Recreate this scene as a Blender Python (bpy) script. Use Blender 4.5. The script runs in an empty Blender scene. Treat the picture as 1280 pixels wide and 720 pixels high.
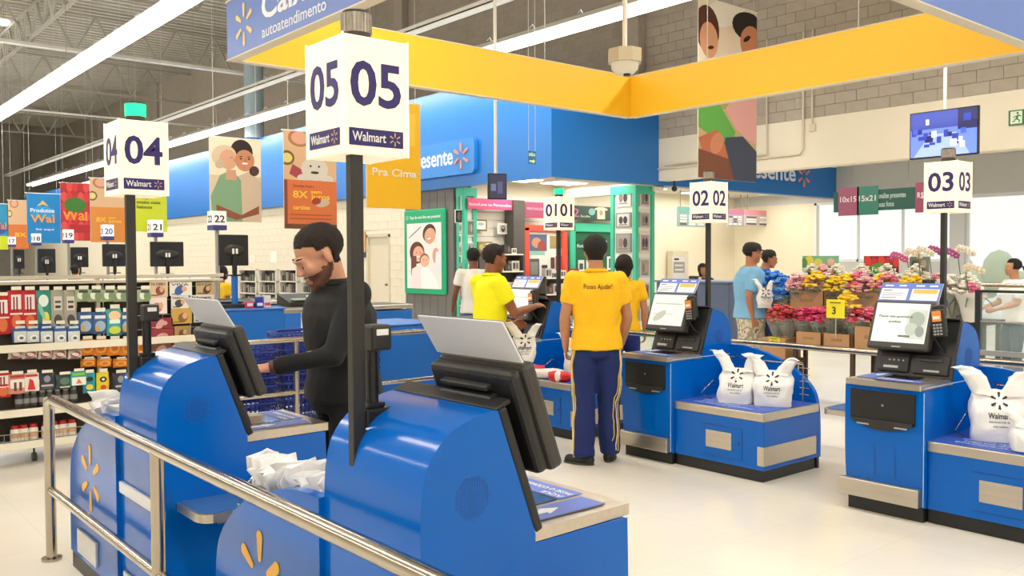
import bpy, bmesh, math, random, numpy, time
from mathutils import Vector, Matrix, noise
from mathutils.bvhtree import BVHTree
random.seed(7)
SC = bpy.context.scene
COL = SC.collection
# ---------------------------------------------------------------- camera
EYE = Vector((0, 0, 1.58))
F_PX = 1114.8                                    # focal length in pixels of a 1280 wide frame
_t = 'first second third fourth fifth sixth seventh eighth ninth tenth eleventh twelfth thirteenth fourteenth fifteenth sixteenth seventeenth eighteenth nineteenth'.split()
ORD = [''] + _t
for _k in 'twent thirt fort fift sixt sevent eight ninet'.split():
    ORD += [_k + 'ieth'] + [_k + 'y-' + q for q in _t[:9]]
RIGHT = Vector((0.76572382, -0.6431563, -0.00412328))
DOWN = Vector((-0.02345884, -0.02152167, -0.99949312))
FWD = Vector((0.64274156, 0.76543242, -0.03156735))
cam_data = bpy.data.cameras.new('camera')
cam_data.sensor_width = 36
cam_data.lens = F_PX * 36 / 1280
cam_data.clip_end = 300
cam = bpy.data.objects.new('camera', cam_data)
cam.matrix_world = Matrix(((RIGHT.x, -DOWN.x, -FWD.x, EYE.x), (RIGHT.y, -DOWN.y, -FWD.y, EYE.y), (RIGHT.z, -DOWN.z, -FWD.z, EYE.z), (0, 0, 0, 1)))
COL.objects.link(cam)
SC.camera = cam
# ---------------------------------------------------------------- world, light, exposure
world = bpy.data.worlds.new('world')
SC.world = world
world.use_nodes = True
bg = world.node_tree.nodes['Background']
bg.inputs[0].default_value = (1.0, 0.985, 0.95, 1)
bg.inputs[1].default_value = 1.0
SC.view_settings.view_transform = 'Standard'
SC.view_settings.look = 'None'
SC.view_settings.gamma = 1
SC.view_settings.exposure = 0.15
TUBE_ROWS = (-6.2, -0.65, 4.87, 10.4)            # suspended fluorescent rows run along Y
TUBE_Z = 5.5
TUBE_W = 19.0                                    # watts per metre of row


def area_light(name, loc, sx, sy, power, color=(1, .98, .94), rot=(0, 0, 0)):
    d = bpy.data.lights.new(name, 'AREA')
    d.shape = 'RECTANGLE'
    d.size, d.size_y, d.energy, d.color = sx, sy, power, color
    o = bpy.data.objects.new(name, d)
    o.location = loc
    o.rotation_euler = rot
    COL.objects.link(o)
    return o


for rx in TUBE_ROWS:
    area_light('tube_row_light', (rx, 20, TUBE_Z - .11), .25, 56, TUBE_W * 56)
    area_light('roof_fill_light', (rx, 20, TUBE_Z + .12), .25, 56, TUBE_W * 9, rot=(math.pi, 0, 0))  # upward fill added over each row to brighten the roof
area_light('shop_ceiling_light', (16.2, 13.8, 3.2), 8.5, 2.4, 135, (1, .98, .93))
area_light('exit_ceiling_light', (17.5, 7.0, 3.1), 5, 8, 110, (1, .99, .97))

# ---------------------------------------------------------------- materials
MATS = {}


def lin(h):
    h = h.lstrip('#')
    c = [int(h[i:i + 2], 16) / 255 for i in (0, 2, 4)]
    return [x / 12.92 if x <= .04045 else ((x + .055) / 1.055) ** 2.4 for x in c] + [1]


def M(hexc, rough=.5, metal=0.0, kind='', emit=0.0, scale=20.0, amt=.1, bump=0.0, coat=0.0, alpha=1.0, trans=0.0):
    """procedural material: base colour varied by noise, optional bump; cached"""
    key = (hexc, rough, metal, kind, emit, scale, amt, bump, coat, alpha, trans)
    if key in MATS:
        return MATS[key]
    m = bpy.data.materials.new('m_' + hexc.strip('#') + '_' + kind)
    m.use_nodes = True
    nt = m.node_tree
    b = nt.nodes['Principled BSDF']
    c = lin(hexc)
    b.inputs['Base Color'].default_value = c
    b.inputs['Roughness'].default_value = rough
    b.inputs['Metallic'].default_value = metal
    b.inputs['Coat Weight'].default_value = coat
    b.inputs['Alpha'].default_value = alpha
    b.inputs['Transmission Weight'].default_value = trans
    m.diffuse_color = c
    N, L = nt.nodes, nt.links
    if emit:
        b.inputs['Emission Color'].default_value = c
        b.inputs['Emission Strength'].default_value = emit
    if kind:
        tc = N.new('ShaderNodeTexCoord')
        mp = N.new('ShaderNodeMapping')
        L.new(tc.outputs['Object'], mp.inputs[0])
        no = N.new('ShaderNodeTexNoise')
        no.inputs['Scale'].default_value = scale
        no.inputs['Detail'].default_value = 5
        L.new(mp.outputs[0], no.inputs['Vector'])
        if kind == 'brushed':
            mp.inputs['Scale'].default_value = (1, .04, 1) if amt < .2 else (.04, 1, 1)
        if kind == 'corr':                       # corrugated metal deck
            no.inputs['Scale'].default_value = scale
        mix = N.new('ShaderNodeMix')
        mix.data_type = 'RGBA'
        mix.inputs[6].default_value = [x * (1 - amt * 1.4) for x in c[:3]] + [1]
        mix.inputs[7].default_value = [min(1, x * (1 + amt)) for x in c[:3]] + [1]
        L.new(no.outputs['Fac'], mix.inputs[0])
        L.new(mix.outputs[2], b.inputs['Base Color'])
        if kind == 'camo':
            cr = N.new('ShaderNodeValToRGB')
            cr.color_ramp.interpolation = 'CONSTANT'
            el = cr.color_ramp.elements
            el[0].color = lin('#cfc6ae')
            el[1].position = .44
            el[1].color = lin('#a89a7c')
            e = el.new(.54)
            e.color = lin('#d8d2c0')
            e = el.new(.62)
            e.color = lin('#7f745c')
            L.new(no.outputs['Fac'], cr.inputs[0])
            L.new(cr.outputs[0], b.inputs['Base Color'])
        if bump:
            bp = N.new('ShaderNodeBump')
            bp.inputs['Strength'].default_value = bump
            bp.inputs['Distance'].default_value = .01
            L.new(no.outputs['Fac'], bp.inputs['Height'])
            L.new(bp.outputs[0], b.inputs['Normal'])
    MATS[key] = m
    return m


def flat(h, rough=.55):
    return M(h, rough)


def glass(h='#ffffff', alpha=.12):
    return M(h, .05, 0, '', 0, 20, .1, 0, 0, alpha)


BLUE = M('#0062c2', .16, 0, 'n', 0, 3, .03)
BLUE.node_tree.nodes['Principled BSDF'].inputs['Specular IOR Level'].default_value = .3
BLUE_D = M('#0a4a9c', .35)
BLACK = M('#1c1c1d', .42, 0, 'n', 0, 60, .12, .04)
BLACK2 = M('#2a2826', .5, 0, 'n', 0, 40, .1, .05)
STEEL = M('#cbc2b4', .32, .9, 'brushed', 0, 60, .1, .05)
CHROME = M('#bdb3a3', .18, 1.0, 'n', 0, 8, .04)
WHITE = M('#ebe9e4', .5)
BAGW = M('#f1efec', .55, 0, 'n', 0, 30, .03, .25)
PAPER = M('#dcdcde', .5)
SIL = M("#a9a9a8", .4, .6)
NAVY = M('#2b2068', .5)


# ---------------------------------------------------------------- objects
def link(o, parent=None):
    COL.objects.link(o)
    if parent is not None:
        o.parent = parent
    return o


def tag(o, label=None, cat=None, group=None, kind=None):
    if label:
        o['label'] = label
    if cat:
        o['category'] = cat
    if group:
        o['group'] = group
    if kind:
        o['kind'] = kind
    return o


def thing(name, label, cat, loc=(0, 0, 0), rz=0, group=None, scale=1):
    o = bpy.data.objects.new(name, None)
    o.empty_display_size = .1
    o.location = loc
    o.rotation_euler = (0, 0, rz)
    o.scale = (scale,) * 3
    link(o)
    return tag(o, label, cat, group)


def dup(root, loc, rz=0, label=None, group=None, scale=None):
    def cp(o, par):
        c = o.copy()
        COL.objects.link(c)
        if par is not None:
            c.parent = par
        for ch in KIDS.get(o.name, ()):
            cp(ch, c)
        return c
    r = cp(root, None)
    r.location = loc
    r.rotation_euler = (0, 0, rz)
    if scale is not None:
        r.scale = scale if hasattr(scale, '__len__') else (scale,) * 3
    if label:
        r['label'] = label
    if group:
        r['group'] = group
    return r


KIDS = {}


def reg(o, parent):
    if parent is not None:
        KIDS.setdefault(parent.name, []).append(o)


class MB:
    """collects primitives and links them as ONE mesh object"""

    def __init__(s):
        s.v, s.f, s.mi, s.mats, s.sm = [], [], [], [], []
        s.cur = 0

    def mat(s, m):
        if m not in s.mats:
            s.mats.append(m)
        s.cur = s.mats.index(m)
        return s

    def add(s, vs, fs, smooth=False):
        n = len(s.v)
        s.v += [tuple(v) for v in vs]
        s.f += [tuple(i + n for i in f) for f in fs]
        s.mi += [s.cur] * len(fs)
        s.sm += [smooth] * len(fs)
        return s

    def box(s, x0, x1, y0, y1, z0, z1, T=None):
        vs = [Vector((x, y, z)) for x in (x0, x1) for y in (y0, y1) for z in (z0, z1)]
        if T is not None:
            vs = [T @ v for v in vs]
        return s.add(vs, [(0, 1, 3, 2), (4, 6, 7, 5), (0, 4, 5, 1), (2, 3, 7, 6), (0, 2, 6, 4), (1, 5, 7, 3)])

    def rbox(s, x0, x1, y0, y1, z0, z1, r=.01, T=None):
        """box with chamfered edges"""
        r = min(r, (x1 - x0) * .49, (y1 - y0) * .49, (z1 - z0) * .49)
        bm = bmesh.new()
        bmesh.ops.create_cube(bm, size=1)
        for v in bm.verts:
            v.co = Vector(((x0 + x1) / 2 + v.co.x * (x1 - x0), (y0 + y1) / 2 + v.co.y * (y1 - y0), (z0 + z1) / 2 + v.co.z * (z1 - z0)))
        bmesh.ops.bevel(bm, geom=list(bm.edges), offset=r, segments=2, affect='EDGES', profile=.5)
        bm.verts.index_update()
        vs = [v.co.copy() for v in bm.verts]
        if T is not None:
            vs = [T @ v for v in vs]
        fs = [[v.index for v in f.verts] for f in bm.faces]
        bm.free()
        return s.add(vs, fs)

    def cyl(s, p0, p1, r0, r1=None, n=12, caps=True, smooth=True):
        r1 = r0 if r1 is None else r1
        p0, p1 = Vector(p0), Vector(p1)
        d = (p1 - p0).normalized()
        a = d.orthogonal().normalized()
        b = d.cross(a)
        vs = []
        for p, r in ((p0, r0), (p1, r1)):
            for i in range(n):
                t = 2 * math.pi * i / n
                vs.append(p + a * r * math.cos(t) + b * r * math.sin(t))
        s.add(vs, [(i, (i + 1) % n, n + (i + 1) % n, n + i) for i in range(n)], smooth)
        if caps:
            s.add([vs[i] for i in range(n)][::-1], [tuple(range(n))])
            s.add([vs[n + i] for i in range(n)], [tuple(range(n))])
        return s

    def tube(s, path, r, n=8, smooth=True, closed=False):
        P = [Vector(p) for p in path]
        m = len(P)
        rs = r if hasattr(r, '__len__') else [r] * m
        vs = []
        up = None
        for i, p in enumerate(P):
            if closed:
                d = P[(i + 1) % m] - P[i - 1]
            else:
                d = P[min(i + 1, m - 1)] - P[max(i - 1, 0)]
            d.normalize()
            if up is None:
                up = d.orthogonal().normalized()
            up = (up - d * up.dot(d))
            up = up.normalized() if up.length > 1e-6 else d.orthogonal().normalized()
            b = d.cross(up)
            for j in range(n):
                t = 2 * math.pi * j / n
                vs.append(p + (up * math.cos(t) + b * math.sin(t)) * rs[i])
        fs = []
        for i in range(m if closed else m - 1):
            k = (i + 1) % m
            fs += [(i * n + j, i * n + (j + 1) % n, k * n + (j + 1) % n, k * n + j) for j in range(n)]
        s.add(vs, fs, smooth)
        if not closed:
            s.add(vs[:n][::-1], [tuple(range(n))])
            s.add(vs[-n:], [tuple(range(n))])
        return s

    def prism(s, poly, axis, lo, hi, smooth=False):
        """extrude a polygon of 2D points along axis 0/1/2 (other two axes in order)"""
        def mk(a, b, c):
            r = [0, 0, 0]
            o = [i for i in range(3) if i != axis]
            r[o[0]], r[o[1]], r[axis] = a, b, c
            return r
        n = len(poly)
        vs = [mk(a, b, lo) for a, b in poly] + [mk(a, b, hi) for a, b in poly]
        s.add(vs, [(i, (i + 1) % n, n + (i + 1) % n, n + i) for i in range(n)], smooth)
        s.add(vs[:n], [tuple(range(n - 1, -1, -1))])
        s.add(vs[n:], [tuple(range(n))])
        return s

    def sph(s, c, r, seg=12, ring=8, T=None):
        rx, ry, rz = r if hasattr(r, '__len__') else (r, r, r)
        vs, fs = [], []
        for i in range(ring + 1):
            th = math.pi * i / ring
            for j in range(seg):
                ph = 2 * math.pi * j / seg
                v = Vector((rx * math.sin(th) * math.cos(ph), ry * math.sin(th) * math.sin(ph), rz * math.cos(th)))
                if T is not None:
                    v = T @ v
                vs.append(v + Vector(c))
        for i in range(ring):
            for j in range(seg):
                fs.append((i * seg + j, (i + 1) * seg + j, (i + 1) * seg + (j + 1) % seg, i * seg + (j + 1) % seg))
        return s.add(vs, fs, True)

    def loft(s, rings, n=16, smooth=True, caps=True):
        """rings: (center, rx, ry) or (center, rx, ry, T)"""
        vs = []
        for R in rings:
            c, rx, ry = Vector(R[0]), R[1], R[2]
            T = R[3] if len(R) > 3 else None
            e = R[4] if len(R) > 4 else 1.0
            for j in range(n):
                t = 2 * math.pi * j / n
                cx, sy = math.cos(t), math.sin(t)
                v = Vector((rx * math.copysign(abs(cx) ** e, cx), ry * math.copysign(abs(sy) ** e, sy), 0))
                if T is not None:
                    v = T @ v
                vs.append(c + v)
        fs = []
        for i in range(len(rings) - 1):
            fs += [(i * n + j, i * n + (j + 1) % n, (i + 1) * n + (j + 1) % n, (i + 1) * n + j) for j in range(n)]
        s.add(vs, fs, smooth)
        if caps:
            s.add(vs[:n][::-1], [tuple(range(n))])
            s.add(vs[-n:], [tuple(range(n))])
        return s

    def cap(s, p0, p1, r0, r1, n=14):
        """round cone"""
        p0, p1 = Vector(p0), Vector(p1)
        s.cyl(p0, p1, r0, r1, n, True)
        s.sph(p0, r0, n, 8)
        s.sph(p1, r1, n, 8)
        return s

    def quad(s, a, b, c, d):
        return s.add([a, b, c, d], [(0, 1, 2, 3)])

    def mesh(s, name):
        me = bpy.data.meshes.new(name)
        me.from_pydata(s.v, [], s.f)
        for m in s.mats:
            me.materials.append(m)
        me.polygons.foreach_set('material_index', s.mi)
        me.polygons.foreach_set('use_smooth', s.sm)
        me.update()
        return me

    def build(s, name, m=None, parent=None, label=None, kind=None):
        if m is not None and not s.mats:
            s.mats.append(m)
        o = bpy.data.objects.new(name, s.mesh(name))
        link(o, parent)
        reg(o, parent)
        return tag(o, label, None, None, kind)


def FR(n):
    """orientation with x=right, y=up, z=normal of an upright plane facing n"""
    r = {'x-': (0, -1, 0), 'x+': (0, 1, 0), 'y-': (1, 0, 0), 'y+': (-1, 0, 0)}[n]
    r = Vector(r)
    u = Vector((0, 0, 1))
    z = r.cross(u)
    return Matrix((r, u, z)).transposed().to_4x4()


def plane_at(n, loc):
    return Matrix.Translation(Vector(loc)) @ (FR(n) if isinstance(n, str) else n)


def text(s, size, m, T, parent=None, name='lettering', bold=0.0, width=None, align='LEFT', depth=.0008, shear=0, label=None, vec=False):
    c = bpy.data.curves.new('txt', 'FONT')
    c.body = s
    c.size = size
    c.offset = bold * size
    c.extrude = depth
    c.align_x = align
    c.shear = shear
    c.resolution_u = 3
    o = bpy.data.objects.new('txt', c)
    COL.objects.link(o)
    dg = bpy.context.evaluated_depsgraph_get()
    me = bpy.data.meshes.new_from_object(o.evaluated_get(dg))
    COL.objects.unlink(o)
    bpy.data.objects.remove(o)
    xs = [v.co.x for v in me.vertices]
    if width and xs:
        k = width / (max(xs) - min(xs))
        off = {'LEFT': min(xs), 'CENTER': (min(xs) + max(xs)) / 2, 'RIGHT': max(xs)}[align]
        me.transform(Matrix.Diagonal((k, 1, 1, 1)) @ Matrix.Translation((-off, 0, 0)))
    me.transform(T)
    me.materials.clear()
    me.materials.append(m)
    if vec:
        return me
    q = bpy.data.objects.new(name, me)
    link(q, parent)
    reg(q, parent)
    return tag(q, label)


def petal_poly(ang, r0, r1, w):
    """one rounded petal of a six-petal burst, as 2D points"""
    pts = []
    for k in range(9):
        t = -math.pi / 2 + math.pi * k / 8
        pts.append((r1 - w * .5 + math.cos(t) * w * .5, math.sin(t) * w * .5))
    for k in range(9):
        t = math.pi / 2 + math.pi * k / 8
        pts.append((r0 + w * .3 + math.cos(t) * w * .3, math.sin(t) * w * .3))
    c, s_ = math.cos(ang), math.sin(ang)
    return [(x * c - y * s_, x * s_ + y * c) for x, y in pts]


def burst(R, m, T, parent, name='burst_emblem', thick=.002, w=.2, each=False):
    out = None
    mb = MB()
    for k in range(6):
        poly = petal_poly(math.pi / 2 + k * math.pi / 3, R * .33, R, R * w)
        q = MB() if each else mb
        n = len(poly)
        vs = [T @ Vector((x, y, 0)) for x, y in poly] + [T @ Vector((x, y, thick)) for x, y in poly]
        q.add(vs, [(i, (i + 1) % n, n + (i + 1) % n, n + i) for i in range(n)])
        q.add(vs[n:], [tuple(range(n))])
        if each:
            out = q.build('petal', m, parent)
    if not each:
        out = mb.build(name, m, parent)
    return out


def art(parent, name, T, w, h, shapes, step=.0012, rough=.55, emit=0.0):
    """flat print made of coloured shapes in 0..1 coordinates of a w x h panel"""
    mb = MB()
    for k, sh in enumerate(shapes):
        mb.mat(M(sh[-1], rough, 0, '', emit))
        z = step * (k * .25 + 1)
        if sh[0] == 'r':
            x0, y0, x1, y1 = sh[1:5]
            pts = [(x0, y0), (x1, y0), (x1, y1), (x0, y1)]
        elif sh[0] == 'e':
            cx, cy, rx, ry, a = sh[1:6]
            pts = []
            for i in range(20):
                t = 2 * math.pi * i / 20
                ex, ey = rx * math.cos(t) * w, ry * math.sin(t) * h
                pts.append((cx + (ex * math.cos(a) - ey * math.sin(a)) / w, cy + (ex * math.sin(a) + ey * math.cos(a)) / h))
        else:
            pts = sh[1]
        pts = [(min(1, max(0, x)), min(1, max(0, y))) for x, y in pts]
        mb.add([T @ Vector((x * w, y * h, z)) for x, y in pts], [tuple(range(len(pts)))])
    return mb.build(name, None, parent)


def pix(x, y, ax, val):
    """point seen at pixel (x, y) of the 1280x720 photograph on the plane axis ax = val"""
    d = RIGHT * ((x - 640) / F_PX) + DOWN * ((y - 360) / F_PX) + FWD
    t = (val - EYE[ax]) / d[ax]
    return EYE + d * t


def remesh(mb, name, voxel, smooth=4, factor=.5, mats=None, keep=None):
    """voxel-union of the collected primitives as one smooth mesh"""
    o = bpy.data.objects.new('tmp', mb.mesh('tmp'))
    COL.objects.link(o)
    r = o.modifiers.new('r', 'REMESH')
    r.mode = 'VOXEL'
    r.voxel_size = voxel
    r.use_smooth_shade = True
    if smooth:
        s = o.modifiers.new('s', 'SMOOTH')
        s.iterations = smooth
        s.factor = factor
    dg = bpy.context.evaluated_depsgraph_get()
    me = bpy.data.meshes.new_from_object(o.evaluated_get(dg))
    me.name = name
    COL.objects.unlink(o)
    bpy.data.objects.remove(o)
    me.materials.clear()
    return me


def mesh_obj(me, name, m, parent, label=None):
    me.materials.clear()
    me.materials.append(m)
    for p in me.polygons:
        p.use_smooth = True
    o = bpy.data.objects.new(name, me)
    link(o, parent)
    reg(o, parent)
    return tag(o, label)
# ================================================================ SETTING
XB, YB, XW, XE, YS = 11.35, 12.34, 14.24, 21.14, 15.35   # shop front, shop side, hall wall, window wall, shop back
CREAM = M('#e9e0cb', .6, 0, 'n', 0, 2, .03)
BEIGE = M('#e2d9c4', .65, 0, 'n', 0, 3, .03)
CONC = M('#b3a99b', .8, 0, 'n', 0, 5, .1, .1)
CONC_D = M('#8d867b', .8, 0, 'n', 0, 6, .12, .1)
WBLUE = M('#1a74c8', .32, 0, 'n', 0, 1.5, .03)
# floor: polished cream terrazzo-like tiles with faint joints
fm = bpy.data.materials.new('m_floor')
fm.use_nodes = True
N, L = fm.node_tree.nodes, fm.node_tree.links
b = N['Principled BSDF']
tc = N.new('ShaderNodeTexCoord')
n1 = N.new('ShaderNodeTexNoise')
n1.inputs['Scale'].default_value = .9
n1.inputs['Detail'].default_value = 6
n2 = N.new('ShaderNodeTexNoise')
n2.inputs['Scale'].default_value = 160
mx = N.new('ShaderNodeMix')
mx.data_type = 'RGBA'
mx.inputs[6].default_value = lin('#d9d1c1')
mx.inputs[7].default_value = lin('#eee8db')
br = N.new('ShaderNodeTexBrick')
br.offset = 0
br.inputs['Scale'].default_value = 1
br.inputs['Brick Width'].default_value = .6
br.inputs['Row Height'].default_value = .6
br.inputs['Mortar Size'].default_value = .0025
br.inputs['Color1'].default_value = (1, 1, 1, 1)
br.inputs['Color2'].default_value = (.985, .985, .98, 1)
br.inputs['Mortar'].default_value = (.9, .89, .87, 1)
m2 = N.new('ShaderNodeMix')
m2.data_type = 'RGBA'
m2.blend_type = 'MULTIPLY'
m2.inputs[0].default_value = 1
for t in (n1, n2, br):
    L.new(tc.outputs['Object'], t.inputs['Vector'])
L.new(n1.outputs['Fac'], mx.inputs[0])
L.new(mx.outputs[2], m2.inputs[6])
L.new(br.outputs['Color'], m2.inputs[7])
L.new(m2.outputs[2], b.inputs['Base Color'])
b.inputs['Roughness'].default_value = .16
b.inputs['Specular IOR Level'].default_value = .45


def struct(mb, name, m=None, parent=None):
    o = mb.build(name, m, parent)
    if parent is None:
        o['kind'] = 'structure'
    return o


struct(MB().box(-14, 32, -8, 62, -.1, 0), 'floor', fm)
# ceiling: metal deck with purlins (ribs joined, too far to pick apart)
DECK = M('#c9c5ba', .7, 0, 'n', 0, 2, .15)
ce = MB().box(-14, XW + .2, -8, 60, 9.8, 9.9)
ceil = struct(ce, 'ceiling', DECK)
rib = MB()
for i in range(170):
    rib.box(-14, XW, -8 + i * .4, -7.88 + i * .4, 9.74, 9.8)
rb = rib.build('deck_rib', DECK, ceil)
rb['kind'] = 'stuff'


def truss(y0, x0, x1, along='x', z0=8.3, z1=9.5, step=1.3, r=.045):
    mb = MB()
    P = (lambda a, z: (a, y0, z)) if along == 'x' else (lambda a, z: (y0, a, z))
    mb.tube([P(x0, z0), P(x1, z0)], r * 1.3, 4, False)
    mb.tube([P(x0, z1), P(x1, z1)], r * 1.3, 4, False)
    n = int((x1 - x0) / step)
    for i in range(n):
        a = x0 + i * step
        mb.tube([P(a, z0), P(a + step / 2, z1)], r, 4, False)
        mb.tube([P(a + step / 2, z1), P(a + step, z0)], r, 4, False)
    o = mb.build('roof_truss', M('#b9b5aa', .5, .3), ceil)
    return o


for y in (10, 17, 24, 31, 38, 45, 52):
    truss(y, -13, XW)
for x in (-2.5, 6.5):
    truss(x, 2, 58, 'y', 8.5, 9.4)
for k, (x, y) in enumerate([(-6, 20), (-6, 27), (-6, 34), (-1, 20.5), (-1, 27.5), (-1, 34.5), (-1, 41.5), (4, 27.5), (4, 34.5), (4, 41.5), (4, 48)]):
    MB().box(x, x + 2.6, y - .25, y + .25, 9.66, 9.72).build('skylight', M('#ffffff', .4, 0, '', 4.0), ceil)

# hall wall: concrete blocks with recessed joints above a smooth cream beam
hw = struct(MB().box(XW, XW + .3, 3, YB, 3.2, 4.06).box(XW, XW + .3, YB, 60, 3.0, 4.06), 'wall_right', CREAM)
MB().box(XW + .03, XW + .3, 3, 60, 4.06, 9.8).build('mortar_bed', M('#a0978a', .9, 0, 'n', 0, 20, .08), hw)
bl = []
for k in range(4):
    q = MB().rbox(0, .04, .003, .387, .003, .19, .003)
    o_ = q.mesh('block')
    o_.materials.append(M(('#b0a698', '#b3a99b', '#ada395', '#b1a799')[k], .85, 0, 'n', 0, 9, .08, .12))
    bl.append(o_)
far = MB()
cnt = 0
for r in range(30):
    z = 4.06 + .193 * r
    if z > 9.65:
        break
    for c in range(0, 60):
        y = 3.0 + .39 * c + (.195 if r % 2 else 0)
        near = r < 14 and 4.3 < y < 12.8
        if near and cnt < 300:
            o = bpy.data.objects.new('block', bl[(r * 7 + c * 3 + (r * c) % 5) % 4])
            o.location = (XW, y, z)
            link(o, hw)
            cnt += 1
        elif y < 26:
            far.mat(bl[(r * 5 + c * 3) % 4].materials[0])
            far.add([(XW, y + .004, z + .004), (XW, y + .386, z + .004), (XW, y + .386, z + .189), (XW, y + .004, z + .189)], [(0, 3, 2, 1)])
            far.add([(XW + .03, y + .004, z + .189), (XW + .03, y + .386, z + .189), (XW, y + .386, z + .189), (XW, y + .004, z + .189)], [(0, 1, 2, 3)])
fo = far.build('block', None, hw)
fo['kind'] = 'stuff'
struct(MB().box(XW - .12, XW + .02, 26, 60, 4.06, 9.8), 'wall_right_far', CONC)
# pilasters on the hall wall
for k, y in enumerate((4.2, 12.6, 21.5, 31, 42, 53)):
    MB().rbox(XW - .22, XW, y, y + .45, 4.06, 9.8, .02).build('pilaster', CONC, hw)
struct(MB().box(-14.2, -14, -8, 60, 0, 9.8), 'wall_behind_left', CREAM)
struct(MB().box(-14, 32, -8.2, -8, 0, 9.8), 'wall_behind', CREAM)
struct(MB().box(-14, XW, 59.7, 60, 0, 9.8), 'wall_far', M('#9d978b', .8, 0, 'n', 0, 3, .12))
pn = MB()
for i in range(14):
    pn.box(-14 + 2 * i, -13.7 + 2 * i, 59.4, 59.7, 0, 9.8)
struct(pn, 'trim_1', CONC_D)

# shop front wall with blue fascia (runs along Y at X = XB) and side fascia (along X at Y = YB)
wl = struct(MB().box(XB, XB + .15, 17.3, 19.0 - 1.0, 0, 3.1).box(XB, XB + .15, 19.02, 58, 0, 3.1).box(XB, XB + .15, 18.0, 19.02, 2.17, 3.1), 'wall_left', BEIGE)
cb = MB()
for r in range(16):
    for c in range(60):
        y = 17.3 + c * .39 + (.195 if r % 2 else 0)
        z = r * .193
        if 17.9 < y + .2 < 19.3 and z < 2.3:
            continue
        if y > 36 or z > 2.95:
            continue
        cb.add([(XB - .008, y + .004, z + .004), (XB - .008, y + .386, z + .004), (XB - .008, y + .386, z + .188), (XB - .008, y + .004, z + .188),
                (XB, y, z), (XB, y + .39, z), (XB, y + .39, z + .193), (XB, y, z + .193)],
               [(0, 3, 2, 1), (0, 1, 5, 4), (1, 2, 6, 5), (2, 3, 7, 6), (3, 0, 4, 7)])
o = cb.build('block', BEIGE, wl)
o['kind'] = 'stuff'
fas = struct(MB().box(XB - .12, XB, YB - .12, 58, 3.12, 5.18), 'trim_2', WBLUE)
fas2 = struct(MB().box(XB, XE, YB - .12, YB, 3.12, 5.18), 'trim_3', WBLUE)
# door in the wall
dr = struct(MB().box(XB + .04, XB + .09, 18.02, 19.0, 0, 2.16), 'door_1', M('#d9cfb8', .5))
MB().box(XB - .02, XB + .05, 17.98, 18.05, 0, 2.2).box(XB - .02, XB + .05, 18.97, 19.04, 0, 2.2).box(XB - .02, XB + .05, 17.98, 19.04, 2.14, 2.22).build('door_frame', M('#cfc5ae', .5), dr)
MB().cyl((XB, 18.12, 1.0), (XB - .05, 18.12, 1.0), .03).build('door_handle', CHROME, dr)
# grey pillar with poster
GREY = M('#6f6c69', .6, 0, 'n', 0, 4, .05)
pil = struct(MB().box(XB - .02, XB + .5, 15.42, 17.3, 0, 3.12), 'trim_4', GREY)
gr = MB()
for i in range(7):
    gr.box(XB - .026, XB - .02, 15.42 + i * .3, 15.425 + i * .3, 0, 3.12)
gr.build('tile_joint', M('#5d5a58', .7), pil)['kind'] = 'stuff'
# shop interior
SHOPC = M('#e6dfd2', .6)
struct(MB().box(XB, XE, YB, YS + .2, 3.3, 3.36), 'ceiling_shop', M('#d8d0c4', .7))
struct(MB().box(XB + .15, XE, YB, YB + .08, 3.1, 3.3), 'trim_6', M('#d8d0c4', .7))
struct(MB().box(XB + .4, XE, YS, YS + .2, 0, 3.3), 'wall_shop_back', M('#e7ddc4', .65))
slat = MB()
for i in range(15):
    slat.box(XB + .5, 14.9, YS - .03, YS, .3 + i * .18, .3 + i * .18 + .165)
slat.build('slat_panel', M('#efe9dc', .5), bpy.data.objects['wall_shop_back'])
# window wall
LG = M('#c9c9c6', .6)
ww = struct(MB().box(XE, XE + .2, -2, 15.4, 3.03, 5.2).box(XE, XE + .2, 9.3, 12.84, 0, 1.5)
            .box(XE - .1, XE + .2, 8.98, 9.3, 0, 3.03), 'wall_window', LG)
struct(MB().box(XW + .3, XE, -2, YB - .12, 3.9, 4.0), 'ceiling_exit', M('#c4c2be', .7))
struct(MB().box(XE, XE + .25, 12.84, 15.4, 0, 3.03), 'trim_5', M('#e7ddc4', .6))
win = struct(MB().box(XE, XE + .06, 9.3, 9.36, 1.5, 3.03).box(XE, XE + .06, 10.45, 10.5, 1.5, 3.03).box(XE, XE + .06, 11.6, 11.65, 1.5, 3.03)
             .box(XE, XE + .06, 12.78, 12.84, 1.5, 3.03).box(XE, XE + .06, 9.3, 12.84, 2.97, 3.03).box(XE, XE + .06, 9.3, 12.84, 1.5, 1.56), 'window_1', M('#e4e6e8', .4))
MB().box(XE + .02, XE + .03, 9.3, 12.84, 1.5, 3.03).build('pane', glass('#eef6ff', .08), win)
w2 = struct(MB().box(XE, XE + .06, 8.92, 8.98, 0, 3.03).box(XE, XE + .06, 6.8, 6.86, 0, 3.03).box(XE, XE + .06, 4, 8.98, 2.95, 3.03).box(XE, XE + .06, 4, 8.98, 0, .1), 'window_2', M('#e4e6e8', .4))
MB().box(XE + .02, XE + .03, 4, 8.98, .1, 3.0).build('pane', glass('#eef6ff', .08), w2)
# pale scenery outside the glass
struct(MB().box(XE + .3, 60, -30, 30, -.12, -.02), 'ground', M('#dfe2e2', .8))
hd = MB()
for i in range(60):
    hd.sph((28 + random.random() * 2, -4 + i * .32, .5 + random.random() * .8), (.5, .5, .35 + random.random() * .3), 8, 6)
tag(hd.build('hedge', M('#c5d8b8', .8)), 'pale green hedge outside the exit windows', 'hedge', None, 'stuff')

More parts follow.
